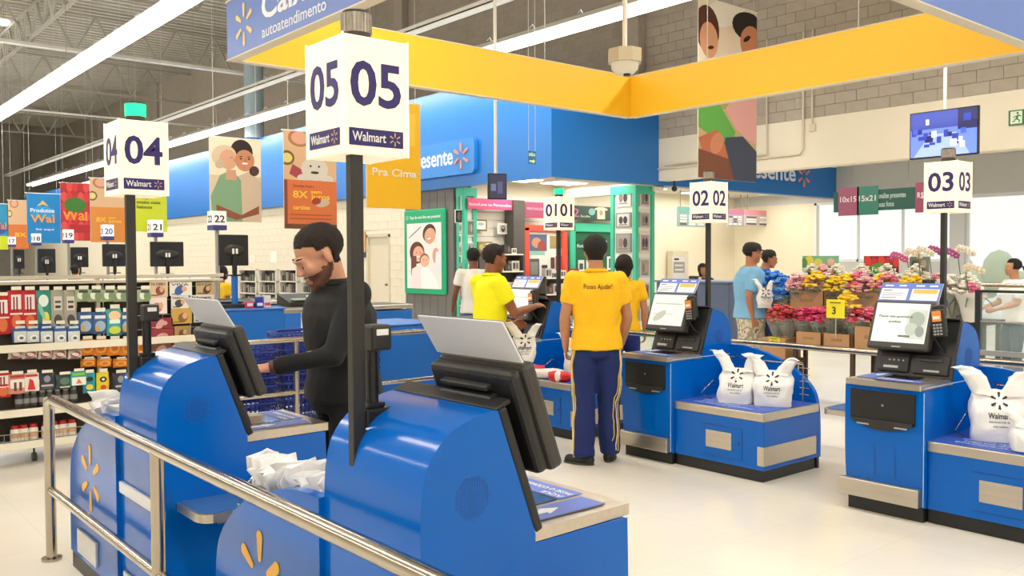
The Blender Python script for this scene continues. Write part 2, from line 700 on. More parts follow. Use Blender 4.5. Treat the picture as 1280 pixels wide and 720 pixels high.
# ---------------------------------------------------------------- yellow and blue suspended frame
YEL = M('#fcc526', .45)
BLUE_GLARE = M('#5c7cca', .35, 0, 'n', 0, 1.2, .06)  # blue outer panels, glare on them put into the paler base colour
A, B_, C_, D_ = (3.54, 8.24), (9.03, 8.24), (9.03, 3.28), (3.54, 3.28)
z0, z1, th = 3.5, 4.04, .09
fr = thing('suspended_fascia', 'large square yellow and blue frame hanging over the self-checkouts', 'sign', (0, 0, 0))
MB().box(A[0], B_[0], A[1], A[1] + th, z0, z1).build('inner_panel', YEL, fr)
MB().box(B_[0], B_[0] + th, C_[1], A[1] + th, z0, z1).build('inner_panel', YEL, fr)
MB().box(A[0] - th, A[0], D_[1] - th, A[1] + th, z0, z1).build('outer_panel', BLUE_GLARE, fr)
MB().box(A[0] - th, C_[0] + th, D_[1] - th, D_[1], z0, z1).build('outer_panel', BLUE_GLARE, fr)
MB().box(A[0], A[0] + .01, D_[1], A[1], z0, z1).box(A[0], C_[0], D_[1], D_[1] + .01, z0, z1).build('inner_skin', YEL, fr)
tr = MB()
for zz in (z0 - .012, z1):
    tr.box(A[0] - th - .01, A[0] + .012, D_[1] - th, A[1] + th, zz, zz + .012)
    tr.box(A[0] - th, C_[0] + th, D_[1] - th - .01, D_[1] + .012, zz, zz + .012)
    tr.box(A[0], B_[0], A[1] - .005, A[1] + th, zz, zz + .012)
    tr.box(B_[0] - .005, B_[0] + th, C_[1], A[1], zz, zz + .012)
tr.build('edge_trim', M('#d9cfb4', .4), fr)
for x, y in ((4.5, 8.28), (7.5, 8.28), (9.07, 7), (9.07, 5), (3.5, 7.6), (3.5, 5)):
    MB().cyl((x, y, z1), (x, y, 9.7), .006, n=6).build('hanger_rod', SIL, fr)
T = plane_at('x-', (A[0] - th, 8.3, 3.5))
text('Caixa rápido', .33, M('#f2f2f6', .5), plane_at('x-', (A[0] - th - .002, 7.55, 3.72)), fr, 'lettering', .02, 2.35)
text('autoatendimento', .145, M('#e9ebf4', .5), plane_at('x-', (A[0] - th - .002, 7.55, 3.56)), fr, 'lettering', .008, 1.18)
burst(.2, M('#f6d488', .5), plane_at('x-', (A[0] - th - .002, 7.93, 3.76)), fr, 'burst_emblem', .004, .24)

# ---------------------------------------------------------------- fluorescent rows and raceways
FIXT = M('#e8e6e0', .4)
TUBE = M('#fffaf0', .4, 0, '', 9.0)
for k, rx in enumerate(TUBE_ROWS):
    lab = {4.87: 'bright fluorescent light row crossing above the rack at top left', 10.4: 'bright fluorescent light row running behind the yellow frame'}.get(rx, 'fluorescent light row above the foreground, out of view (%s)' % ('near' if k else 'far'))
    t = thing('tube_light_row', lab, 'ceiling light', (rx, 0, 0))
    MB().prism([(-.24, TUBE_Z - .04), (.24, TUBE_Z - .04), (.05, TUBE_Z + .1), (-.05, TUBE_Z + .1)], 1, -6, 50).build('reflector', FIXT, t)
    for dx in (-.11, .11):
        MB().cyl((dx, -6, TUBE_Z - .065), (dx, 50, TUBE_Z - .065), .06, n=8).build('tube', TUBE, t)
    for y in range(-4, 50, 6):
        MB().cyl((0, y, TUBE_Z + .1), (0, y, 9.72), .006, n=5).build('hanger_rod', SIL, t)
    cl = MB()
    for i in range(40):
        y = 1 + i * 1.2
        cl.tube([(-.1, y, TUBE_Z + .08), (0, y, TUBE_Z + .2), (.1, y, TUBE_Z + .08)], .008, 5)
    cl.build('hanger_clip', SIL, t)['kind'] = 'stuff'
t = thing('cable_tray', 'long white cable tray running above the blue fascia', 'cable tray', (9.75, 0, 0))
MB().box(-.13, .13, 5, 52, 5.98, 6.0).box(-.13, -.115, 5, 52, 5.98, 6.07).box(.115, .13, 5, 52, 5.98, 6.07).build('tray', FIXT, t)
for y in (8, 12, 16, 20, 26, 32):
    MB().cyl((0, y, 6.0), (0, y, 9.72), .007, n=5).build('hanger_rod', SIL, t)
t = thing('cable_tray', 'pale cable tray crossing the far hall from side to side', 'cable tray', (0, 26, 0))
MB().box(-6, 14, -.1, .1, 7.2, 7.28).build('tray', FIXT, t)
t = thing('sprinkler_pipe', 'thin white pipe crossing high under the roof', 'pipe', (0, 19, 0))
MB().cyl((-8, 0, 7.6), (14, 0, 7.2), .035, n=8).build('pipe', FIXT, t)
t = thing('sprinkler_pipe', 'thin white pipe crossing lower in the far hall', 'pipe', (0, 33, 0))
MB().cyl((-8, 0, 6.6), (14, 0, 6.6), .035, n=8).build('pipe', FIXT, t)
# vertical duct by the blue panel
t = thing('downpipe', 'pale blue-grey vertical duct behind the blue end of the frame', 'duct', pix(318, 170, 0, 11.2) * 1)
t.location.z = 5.2
MB().cyl((0, 0, 0), (0, 0, 4.5), .28, n=16).build('duct', M('#9fb2ba', .5), t)
# hanging poles, conduits on the cream beam
t = thing('wall_conduit', 'thin conduit run bending along the cream beam near the big banner', 'conduit', (0, 0, 0))
a = pix(1004, 110, 0, XW - .03)
b2 = pix(1002, 190, 0, XW - .03)
y_a = a.y
MB().tube([(XW - .03, y_a, 5.6), (XW - .03, y_a, 3.52), (XW - .03, y_a + .06, 3.44), (XW - .03, y_a + 3.4, 3.44)], .02, 6)\
    .tube([(XW - .03, y_a + .75, 5.6), (XW - .03, y_a + .75, 3.5)], .016, 6).tube([(XW - .03, y_a + .75, 3.5), (XW - .03, y_a + 3.2, 3.5)], .016, 6)\
    .tube([(XW - .03, y_a - .18, 5.6), (XW - .03, y_a - .18, 3.95)], .016, 6).box(XW - .05, XW, y_a - .24, y_a - .12, 3.82, 3.95).build('pipe_run', M('#d8cdb8', .5), t)
# ================================================================ SELF-CHECKOUT KIOSKS
def smooth_poly(pts, k=4):
    """Catmull-Rom through 2D points"""
    out = []
    n = len(pts)
    for i in range(n - 1):
        p0, p1, p2, p3 = pts[max(0, i - 1)], pts[i], pts[i + 1], pts[min(n - 1, i + 2)]
        for j in range(k):
            t = j / k
            out.append(tuple(.5 * ((2 * p1[a]) + (-p0[a] + p2[a]) * t + (2 * p0[a] - 5 * p1[a] + 4 * p2[a] - p3[a]) * t * t + (-p0[a] + 3 * p1[a] - 3 * p2[a] + p3[a]) * t ** 3) for a in (0, 1)))
    out.append(pts[-1])
    return out


SCREEN = M('#c9cfc9', .25, 0, '', .55)
LILPR = M('#5a74c8', .5)
W = .5


def kiosk(label, loc, rz, screen_on=True, busy='flowers'):
    t = thing('self_checkout_kiosk', label, 'self-checkout', loc, rz, 'self-checkout kiosks')
    MB().box(.03, .75, .01, W - .01, 0, .085).build('kick_plate', BLACK, t)
    # lower cabinet with a gently bowed front
    fr = smooth_poly([(.035, .085), (.008, .3), (0, .52), (.004, .79)], 4)
    cab = MB()
    cab.prism(fr + [(.767, .79), (.767, .085)], 1, .0, W)
    o = cab.build('cabinet', BLUE, t)
    bv = o.modifiers.new('b', 'BEVEL')
    bv.width, bv.segments, bv.limit_method, bv.angle_limit = .008, 2, 'ANGLE', 1.0
    MB().box(-.001, .767, -.0025, 0, .805, .81).box(-.0, .0025, -.0025, .001, .1, .78).build('seam_trim', M('#b9d4f2', .4), o)
    MB().box(.001, .004, .3, .303, .24, .5).box(.001, .004, .17, .173, .24, .5).build('panel_seam', BLUE_D, o)
    # steel bumper
    MB().rbox(-.02, .05, .02, W + .03, .09, .2, .006).build('bumper', STEEL, t)
    # black cash opening with a curved lower lip
    ps = [(.05, .765), (.46, .765)] + [(.46 - .41 * i / 10, .575 - .05 * math.sin(math.pi * i / 10)) for i in range(11)]
    cf = MB().prism(ps, 0, -.008, .012).build('cash_drawer', BLACK, t)
    MB().prism([(.06, .59), (.45, .59)] + [(.45 - .39 * i / 10, .572 - .045 * math.sin(math.pi * i / 10)) for i in range(11)], 0, -.022, -.008).build('coin_tray', BLACK2, cf)
    MB().rbox(-.024, -.02, .09, .17, .55, .56, .002).rbox(-.024, -.02, .33, .41, .55, .56, .002).build('tray_rim', SIL, cf)
    MB().cyl((-.01, .25, .68), (-.006, .25, .68), .008).build('lock', SIL, cf)
    # scanner table
    tb = MB().prism([(-.02, .012), (-.02, W - .012), (.40, W + .0), (.40, .0)], 2, .792, .828)
    o = tb.build('scanner_table', STEEL, t)
    bv = o.modifiers.new('b', 'BEVEL')
    bv.width, bv.segments = .006, 2
    MB().box(.05, .37, .05, W - .05, .829, .832).build('scale_plate', M('#a89c8c', .3, .8, 'brushed', 0, 60, .1), o)
    MB().box(.14, .30, .13, .33, .8325, .834).build('scanner_glass', M('#15161a', .1), o)
    MB().box(.06, .36, .355, .455, .8325, .8345).build('printed_label', LILPR, o)
    MB().box(.03, .13, .05, .33, .8325, .8345).build('printed_label', LILPR, o)
    lay = Matrix.Translation((.06, .32, .8348)) @ Matrix.Rotation(-math.pi / 2, 4, 'Z')
    text('PASSE O CÓDIGO', .03, WHITE, lay, o, 'lettering', .01, .22)
    text('AQUI', .03, WHITE, Matrix.Translation((.10, .32, .8348)) @ Matrix.Rotation(-math.pi / 2, 4, 'Z'), o, 'lettering', .01, .09)
    MB().prism([(.2, .40), (.26, .43), (.26, .415), (.34, .415), (.34, .385), (.26, .385), (.26, .37)], 2, .8348, .8352).build('arrow', WHITE, o)
    # rounded hood
    prof = smooth_poly([(.515, 1.18), (.60, 1.163), (.68, 1.129), (.737, 1.066), (.76, .99), (.767, .9)], 5)
    hd = MB()
    pf = [(.38, .815)] + prof + [(.767, .80), (.767, .79), (.38, .79)]
    n = len(pf)
    hd.add([(x, 0, z) for x, z in pf] + [(x, W, z) for x, z in pf], [(i, n + i, n + (i + 1) % n, (i + 1) % n) for i in range(n - 1)], True)
    hd.add([(x, 0, z) for x, z in pf], [tuple(range(n))])
    hd.add([(x, W, z) for x, z in pf], [tuple(range(n - 1, -1, -1))])
    o = hd.build('hood', BLUE, t)
    MB().box(.505, .52, 0, W, 1.18, 1.1825).build('edge_trim', M('#c9dcf0', .4), o)
    for yy, nn in ((W + .0012, 1), (-.0012, -1)):
        dots = MB()
        for i in range(-8, 9):
            for j in range(-8, 9):
                x, z = .60 + i * .0085, .955 + j * .0085
                if (x - .60) ** 2 + (z - .955) ** 2 < .06 ** 2:
                    dots.box(x - .0024, x + .0024, min(yy, yy - .0012 * nn), max(yy, yy - .0012 * nn), z - .0024, z + .0024)
        g = dots.build('speaker_grille', M('#0e57aa', .5), o)
        g['kind'] = 'stuff'
    # black sloping face
    sl = math.atan2(.135, .365)
    T = Matrix.Translation((.38, 0, .815)) @ Matrix.Rotation(sl, 4, 'Y')
    bz = MB().rbox(-.03, .0, -.004, W + .004, 0, .385, .008, T).build('face_panel', BLACK, t)
    MB().rbox(-.05, -.028, .27, .47, .02, .15, .01, T).rbox(-.045, -.028, .02, .24, .02, .15, .01, T).build('note_acceptor', BLACK2, bz)
    MB().rbox(-.056, -.05, .33, .43, .04, .06, .003, T).rbox(-.052, -.044, .07, .17, .035, .05, .003, T).build('slot', SIL, bz)
    MB().rbox(-.052, -.044, .06, .2, .1, .13, .003, T).build('receipt_slot', BLACK, bz)
    for yy in (.30, .33, .36, .39):
        MB().rbox(-.056, -.05, yy, yy + .012, .09, .102, .003, T).build('button', SIL, bz)
    MB().rbox(-.05, .012, .0, W, .383, .396, .004, T).build('top_rail', BLACK, bz)
    # touch monitor
    TM = Matrix.Translation((.315, 0, .99)) @ Matrix.Rotation(sl, 4, 'Y')
    mo = MB().rbox(-.03, .02, .12, .52, .0, .325, .014, TM).build('monitor', M('#3a3734', .45, 0, 'n', 0, 60, .1, .03), t)
    MB().rbox(.018, .062, .125, .515, .01, .32, .016, TM).build('monitor_back', BLACK, mo)
    MB().rbox(.06, .1, .2, .44, .05, .26, .01, TM).build('mount', BLACK, mo)
    MB().rbox(.06, .085, .2, .42, .27, .285, .004, TM).build('vent_slot', BLACK2, mo)
    for yy in (.19, .32, .45):
        MB().cyl(TM @ Vector((.064, yy, .305)), TM @ Vector((.06, yy, .305)), .005).build('screw', BLACK2, mo)
    TS = TM @ Matrix.Translation((-.032, .495, .045)) @ FR('x-')
    sc = MB()
    sc.add([TS @ Vector(p) for p in ((0, 0, 0), (.35, 0, 0), (.35, .262, 0), (0, .262, 0))], [(0, 1, 2, 3)])
    s_ = sc.build('screen', M('#cdd2cb', .22, 0, '', .42), mo)
    if screen_on:
        art(s_, 'screen_picture', TS @ Matrix.Translation((0, 0, .0004)), .35, .262,
            [('r', .62, .1, .98, .85, '#b9c0b8'), ('e', .8, .6, .14, .2, .3, '#8f9b92'), ('e', .72, .35, .12, .16, .9, '#a5b0a6'), ('e', .88, .3, .08, .14, .2, '#7f8a84'), ('r', .5, .14, .72, .19, '#5a5f58')], .0006, .3, .3)
        text('Passe seu primeiro', .024, M('#55605a', .5), TS @ Matrix.Translation((.03, .165, .002)), s_, 'lettering', .005, .22)
        text('produto', .024, M('#55605a', .5), TS @ Matrix.Translation((.10, .13, .002)), s_, 'lettering', .005, .08)
    else:
        art(s_, 'screen_picture', TS @ Matrix.Translation((0, 0, .0004)), .35, .262, [('r', .1, .68, .9, .72, '#aab1aa'), ('r', .1, .35, .7, .38, '#b1b8b1'), ('e', .3, .3, .2, .12, .6, '#a9b0a9')], .0006, .3, .25)
    MB().rbox(-.036, -.03, .29, .35, .012, .02, .002, TM).build('nameplate', SIL, mo)
    # instruction card standing on top of the monitor
    TC = TM @ Matrix.Translation((.01, .52, .335)) @ Matrix.Rotation(math.radians(12), 4, 'Y')
    q = MB().rbox(-.003, .003, -.40, .0, 0, .135, .001, TC).build('instruction_card', PAPER, t)
    TC2 = TC @ Matrix.Translation((-.004, 0, 0)) @ FR('x-')
    art(q, 'card_print', TC2, .40, .135, [('r', 0, 0, 1, 1, '#5f7cd0'), ('r', .02, .05, .47, .68, '#f3f3f5'), ('r', .53, .05, .97, .68, '#e9e6ea'), ('r', .56, .42, .94, .66, '#f0b45a'),
                                         ('r', .05, .55, .2, .6, '#444a55'), ('r', .05, .4, .4, .44, '#8a8f9a'), ('r', .05, .28, .38, .32, '#8a8f9a'), ('r', .05, .14, .3, .19, '#8a8f9a'),
                                         ('r', .06, .8, .2, .88, '#e3e9f8'), ('r', .3, .8, .42, .88, '#e3e9f8'), ('r', .58, .8, .72, .88, '#e3e9f8'), ('r', .8, .8, .93, .88, '#e3e9f8')], .0006)
    # card terminal
    TP = TM @ Matrix.Translation((-.03, .04, .10)) @ Matrix.Rotation(-.15, 4, 'X') @ Matrix.Rotation(math.radians(-18), 4, 'Y')
    pp = MB().rbox(-.035, .0, -.035, .045, 0, .17, .01, TP).build('card_terminal', BLACK, t)
    MB().rbox(-.04, -.034, -.02, .035, .095, .16, .003, TP).build('terminal_screen', M('#e0883c', .4, 0, '', .15), pp)
    MB().box(-.042, -.04, -.012, .028, .11, .13, TP).build('screen_picture', M('#f0e6d8', .4), pp)
    kk = MB()
    for i in range(4):
        for j in range(3):
            kk.rbox(-.041, -.034, -.018 + j * .019, -.004 + j * .019, .012 + i * .019, .024 + i * .019, .002, TP)
    kk.build('keypad', SIL, pp)
    MB().rbox(0, .06, -.02, .05, .02, .2, .015, TP).build('terminal_cradle', BLACK, pp)
    MB().tube([TP @ Vector(p) for p in ((0, .05, .1), (.03, .07, .02), (.06, .05, -.06), (.1, .03, -.1))], .006, 6).build('cord', BLACK, pp)
    # bagging unit
    y0 = -.80
    MB().box(.07, .74, y0 + .02, 0, 0, .085).build('kick_plate', BLACK, t)
    bg_ = MB().rbox(.05, .745, y0, -.002, .085, .435, .006).build('bagging_cabinet', BLUE, t)
    MB().rbox(.043, .75, y0 - .006, -.002, .432, .492, .005).build('steel_edge', STEEL, bg_)
    tp = MB().box(.06, .735, y0 + .015, -.01, .492, .495).build('bagging_plate', M('#3558b4', .4), bg_)
    for i, (s__, ln) in enumerate((('COLOQUE AS COMPRAS', .52), ('NESTA ÁREA', .34), ('DENTRO DAS SACOLAS', .5), ('UMA DE CADA VEZ', .42), ('NÃO RETIRE', .3))):
        text(s__, .045, M('#b9c2e6', .5), Matrix.Translation((.13 + i * .06, -.12 - (i % 2) * .03, .4955)) @ Matrix.Rotation(-math.pi / 2, 4, 'Z'), tp, 'lettering', .005, ln)
    MB().rbox(.042, .05, -.53, -.3, .19, .315, .002).build('steel_plate', STEEL, bg_)
    MB().rbox(.042, .05, y0 - .006, y0 + .05, .12, .255, .002).rbox(.042, .71, y0 - .008, y0, .12, .255, .002).build('corner_guard', STEEL, bg_)
    MB().box(.046, .05, -.62, -.26, .355, .358).box(.046, .05, -.62, -.617, .13, .355).box(.046, .05, -.62, -.26, .13, .133).build('hatch_seam', BLUE_D, bg_)
    MB().rbox(.044, .05, -.595, -.57, .235, .26, .002).build('lock', BLUE_D, bg_)
    # rounded back fin
    fp = smooth_poly([(0, .885), (-.15, .88), (-.3, .85), (-.45, .80), (-.58, .74), (-.68, .67), (-.76, .58), (-.79, .47), (-.80, .3), (-.80, .1)], 4)
    fin = MB().prism([(-.0, .085)] + fp + [(-.80, .085)], 0, .745, .785).build('back_fin', BLUE, t)
    MB().box(.75, .78, -.79, -.002, 0, .085).build('fin_base', BLACK, fin)
    PET = M('#efb63c', .4)
    for k in range(6):
        poly = petal_poly(math.pi / 2 + k * math.pi / 3, .06, .165, .042)
        T2 = plane_at('x+', (.786, -.41, .53))
        q = MB()
        nn = len(poly)
        vs = [T2 @ Vector((x, y, 0)) for x, y in poly] + [T2 @ Vector((x, y, .002)) for x, y in poly]
        q.add(vs, [(i, (i + 1) % nn, nn + (i + 1) % nn, nn + i) for i in range(nn)]).add(vs[nn:], [tuple(range(nn))])
        q.build('petal', PET, fin)
    MB().rbox(.785, .80, -.62, -.3, .12, .24, .003).build('steel_plate', M('#cfd0cf', .35, .5), fin)
    # rear service plates of the cabinet
    MB().rbox(.767, .785, .04, W - .04, .55, .6, .004).build('rear_plate', M('#d8dadb', .35, .4), t)
    MB().rbox(.767, .78, .06, W - .1, .11, .2, .004).build('rear_plate', M('#d8dadb', .35, .4), t)
    # chrome bag rack
    rk = MB()
    for yy in (-.13, -.70):
        rk.tube([(.70, yy, .495), (.70, yy, .78), (.68, yy, .80), (.58, yy, .80)], .006, 6)
    rk.tube([(.70, -.13, .78), (.70, -.70, .78)], .006, 6)
    for zz in (.55, .60, .65, .70, .75):
        rk.tube([(.72, -.66, zz), (.72, -.74, zz)], .004, 5)
    rk.tube([(.58, -.13, .80), (.56, -.13, .82)], .006, 6).tube([(.58, -.7, .80), (.56, -.7, .82)], .006, 6)
    rk.tube([(.35, -.08, .498), (.30, -.05, .53), (.48, -.04, .62), (.6, -.04, .58)], .004, 6)
    rk.build('bag_rack', CHROME, t)
    # basket shelf on the other side
    sp_ = [(.16, W), (.16, W + .2)] + [(.23 - .07 * math.cos(math.pi / 2 * i / 5), W + .2 + .07 * math.sin(math.pi / 2 * i / 5)) for i in range(6)] + \
          [(.62 + .07 * math.sin(math.pi / 2 * i / 5), W + .2 + .07 * math.cos(math.pi / 2 * i / 5)) for i in range(6)] + [(.69, W)]
    sh = MB().prism(sp_, 2, .545, .58).build('basket_shelf', STEEL, t)
    ins = [(.425 + (a - .425) * .95, W + (c - W) * .95) for a, c in sp_]
    MB().prism(ins, 2, .58, .583).build('shelf_mat', M('#31619f', .5), sh)
    MB().box(.28, .32, W, W + .14, .5, .545).box(.53, .57, W, W + .14, .5, .545).build('bracket', STEEL, sh)
    return t


K = [
    kiosk('blue self-checkout kiosk 05 in the foreground, seen from behind', (2.016, 2.35, 0), math.pi),
    kiosk('blue self-checkout kiosk 04, behind kiosk 05 where the man in black stands', (1.98, 4.20, 0), math.pi),
    kiosk('blue self-checkout kiosk 03 at the right edge with lit screen', (5.235, 2.454, 0), 0),
    kiosk('blue self-checkout kiosk 02 with two tied bags on its bagging plate', (5.30, 4.43, 0), 0, False),
    kiosk('blue self-checkout kiosk 01, farthest, in front of the man in the bright yellow polo', (5.33, 6.36, 0), 0, False),
]
WARM = M('#ffeccb', .4, 0, '', .42)


def lane_lamp(num, corner, pole_xy, zfoot, beacon, label, pz=1.875):
    """corner = near lower-left corner (min x, min y) of the light box; pole stands at pole_xy"""
    cx, cy = corner[0] + .105, corner[1] + .105
    t = thing('lane_number_lamp', label, 'lamp', (cx, cy, 0), 0, 'lane number lamps over the self-checkouts')
    px_, py_ = pole_xy[0] - cx, pole_xy[1] - cy
    MB().rbox(px_ - .02, px_ + .02, py_ - .015, py_ + .015, zfoot, pz + .06, .003).build('pole', M('#2b2925', .45, 0, 'n', 0, 30, .08), t)
    bx = MB().rbox(-.105, .105, -.105, .105, pz, 2.205, .006).build('light_box', WARM, t)
    for sx in (-1, 1):
        for sy in (-1, 1):
            MB().box(sx * .1055 - .0025, sx * .1055 + .0025, sy * .1055 - .0025, sy * .1055 + .0025, pz, 2.207).build('corner_strip', M('#f3e6cd', .4, 0, '', .6), bx)
    for fc, o3 in (('y-', (0, -.1062)), ('x-', (-.1062, 0)), ('x+', (.1062, 0)), ('y+', (0, .1062))):
        T = plane_at(fc, (o3[0], o3[1], 0))
        text(num, .17, NAVY, T @ Matrix.Translation((0, 2.015, 0)), bx, 'number', .022, .165, 'CENTER', .0005)
        pl = MB().box(-.088, .088, pz + .025, pz + .073, 0, .0012)
        me = pl.mesh('nameplate')
        me.transform(T)
        me.materials.append(NAVY)
        o = bpy.data.objects.new('nameplate', me)
        link(o, bx)
        text('Walmart', .037, WHITE, T @ Matrix.Translation((-.078, pz + .038, .0016)), bx, 'lettering', .012, .108, 'LEFT', .0003)
        burst(.019, M('#d0ab7a', .5), T @ Matrix.Translation((.06, pz + .049, .0016)), bx, 'burst_emblem', .0008, .22)
    MB().cyl((0, 0, 2.205), (0, 0, 2.235), .042, n=24).build('beacon_base', M('#3a3330', .5), t)
    if beacon:
        bc = M('#12d878', .3, 0, '', 2.2)
    else:
        bc = M('#a39b90', .15, .3, 'n', 0, 60, .3)
    be = MB().cyl((0, 0, 2.235), (0, 0, 2.29), .043, n=24).build('beacon', bc, t, 'lit green beacon' if beacon else 'unlit clear beacon')
    rib_ = MB()
    for i in range(24):
        a_ = 2 * math.pi * i / 24
        rib_.box(.043 * math.cos(a_) - .0015, .043 * math.cos(a_) + .0015, .043 * math.sin(a_) - .0015, .043 * math.sin(a_) + .0015, 2.235, 2.29)
    rib_.build('lens_rib', bc, be)['kind'] = 'stuff'
    MB().cyl((0, 0, 2.29), (0, 0, 2.298), .04, n=24).build('beacon_cap', M('#3a3330', .5), t)
    return t


lane_lamp('05', (1.228, 2.179), (1.278, 2.207), .93, False, 'light box numbered 05 on a black pole, nearest lamp')
lane_lamp('04', (1.205, 4.105), (1.255, 4.13), .90, True, 'light box numbered 04 with lit green beacon at the left')
lane_lamp('03', (5.855, 2.545), (5.93, 2.66), .95, False, 'light box numbered 03 on a black pole at the right')
lane_lamp('02', (5.836, 4.462), (5.94, 4.57), .95, False, 'light box numbered 02 on a black pole behind kiosk 02')
lane_lamp('01', (6.03, 6.463), (6.13, 6.57), .95, True, 'light box numbered 01 with lit green beacon, farthest of the lamps')


def rear_display(label, x, y, zt, dirx):
    """small customer display on its own black rod at the back of the hood"""
    t = thing('pole_display', label, 'display', (x, y, 0), 0, 'small displays on black rods behind the kiosks')
    MB().cyl((0, 0, 1.10), (0, 0, zt - .02), .019, n=12).build('rod', BLACK, t)
    MB().rbox(-.04, .055, -.035, .035, 1.08, 1.155, .008).rbox(-.03, .03, -.026, .026, 1.155, 1.17, .004).build('bracket', BLACK, t)
    MB().rbox(-.02 + min(0, dirx * .03), .015 + max(0, dirx * .03), -.04, .03, zt - .075, zt, .008).build('display_box', BLACK2, t)
    MB().rbox(-.008, .032, -.042, -.04, zt - .03, zt - .012, .001).build('sticker', WHITE, t)
    return t


rear_display('black rod with a small box beside the nearest lamp pole', 1.345, 2.235, 1.395, 1)
rear_display('black rod with a small box beside the left lamp pole, before the magazines', 1.315, 4.12, 1.386, 1)
rear_display('small black display beside the right lamp pole, before the orchids', 5.93, 2.75, 1.44, -1)
rear_display('small black display beside the middle lamp pole, before the grey counter', 5.96, 4.72, 1.44, -1)
# ================================================================ RAILS
def ralong(name, label, pts_top, z_low, posts, r=.027, group=None, finger=True):
    t = thing(name, label, 'handrail', (0, 0, 0), 0, group)
    MB().tube(pts_top, r, 14).build('top_rail', CHROME, t)
    if z_low:
        a_, b_ = pts_top[-1], pts_top[1 if len(pts_top) > 2 else 0]
        MB().tube([(a_[0], a_[1], z_low), (posts[0][0], posts[0][1], z_low)], r * .8, 12).build('lower_rail', CHROME, t)
    for x, y in posts:
        p = MB().cyl((x, y, 0.012), (x, y, pts_top[-1][2]), r, n=14).build('post', CHROME, t)
        MB().cyl((x, y, 0), (x, y, .014), r * 1.9, n=16).build('foot_flange', CHROME, p)
    return t


RX = 1.138
t = ralong('handrail', 'polished steel handrail running across the foreground in front of kiosks', [(RX, 5.16, .70), (RX, 5.155, .80), (RX, 5.13, .845), (RX, 5.07, .862), (RX, -.6, .862)], .375, [(RX, 5.16), (RX, 3.47), (RX, 1.7), (RX, 0)])
ralong('handrail', 'steel rail behind the far kiosks, in front of the flower stand', [(6.50, 8.0, .86), (6.5, -1.5, .86)], .0, [(6.5, 8), (6.5, 5.25), (6.5, .6)], .024)
t = ralong('handrail', 'pale steel rail behind kiosk 04, by the blue baskets', [(2.6, 7.5, .86), (7.2, 7.5, .86)], .375, [(2.6, 7.5), (3.72, 7.5), (6.1, 7.5)], .024)

# ================================================================ CARRIER BAGS
def bag_mesh(w, h, d, seed, lean=0.0):
    """T-shirt carrier bag: crumpled body with two wide handles"""
    rnd = random.Random(seed)
    mb = MB()
    rings = []
    n = 40
    for i in range(13):
        f = i / 12
        ww = w * (.50 - .03 * math.cos(f * 5) - .05 * f)
        dd = d * (.5 + .08 * math.sin(f * 4) - .28 * f ** 3)
        rings.append(((lean * f, 0, h * .66 * f), ww, dd, None, .55))
    mb.loft(rings, n)
    o0 = len(mb.v)
    for sx in (-1, 1):
        hs = []
        for i in range(9):
            f = i / 8
            hs.append(((sx * (w * .26 + w * (.42 if sx < 0 else .26) * f ** 1.05) + lean, (rnd.random() - .5) * .02, h * (.60 + (.36 if sx < 0 else .3) * math.sin(f * math.pi / 2))), w * (.19 - .04 * f), d * (.34 - .22 * f), None, .7))
        mb.loft(hs, 20)
    vs = []
    for v in mb.v:
        p = Vector(v)
        q = noise.noise_vector(p * 9 + Vector((seed * 3.1, 0, 0))) * .02 + noise.noise_vector(Vector((p.x * 30, p.y * 30, p.z * 16)) + Vector((seed, 1, 0))) * .012
        k = min(1, p.z / (h * .12) + .1)
        p += q * k
        p.z = max(p.z, .002)
        vs.append(tuple(p))
    mb.v = vs
    mb.mats = [BAGW]
    mb.sm = [False if i % 1 else True for i in range(len(mb.f))]
    return mb


BAGINK = M('#23231f', .5)


def bag(label, loc, rz, w=.31, h=.40, d=.17, seed=1, words=True, tilt=None, group='tied carrier bags by the kiosks', lean=0, sc=1):
    t = thing('carrier_bag', label, 'bag', loc, rz, group, sc)
    if tilt:
        t.rotation_euler = (tilt[0], tilt[1], rz)
    mb = bag_mesh(w, h, d, seed, lean)
    o = mb.build('bag_body', None, t)
    if words:
        bv = BVHTree.FromPolygons([Vector(v) for v in mb.v], mb.f)
        me = []
        T = FR('y-')
        me.append(text('Walmart', .05, BAGINK, Matrix.Translation((-.055, 0, h * .31)) @ T, None, 'x', .012, .12, 'LEFT', 0, vec=True))
        me.append(text('mais barato todo dia', .02, BAGINK, Matrix.Translation((-.05, 0, h * .255)) @ T, None, 'x', 0, .11, 'LEFT', 0, vec=True))
        me.append(text('viva melhor', .018, BAGINK, Matrix.Translation((-.03, 0, h * .20)) @ T, None, 'x', 0, .08, 'LEFT', 0, vec=True))
        q = MB()
        for k in range(6):
            poly = petal_poly(math.pi / 2 + k * math.pi / 3, .02, .05, .015)
            vs = [(x + .005, 0, y + h * .53) for x, y in poly]
            q.add(vs, [tuple(range(len(vs)))])
        mt = q.mesh('x')
        mt.materials.append(BAGINK)
        me.append(mt)
        for m_, nm in zip(me, ('lettering', 'lettering', 'lettering', 'burst_emblem')):
            for v in m_.vertices:
                hit = bv.ray_cast(Vector((v.co.x + lean * v.co.z / (h * .66), -1, v.co.z)), Vector((0, 1, 0)))
                y = hit[0].y if hit[0] is not None else -d / 2
                v.co.x += lean * v.co.z / (h * .66)
                v.co.y = y - .003
            ob = bpy.data.objects.new(nm, m_)
            link(ob, o)
    return t


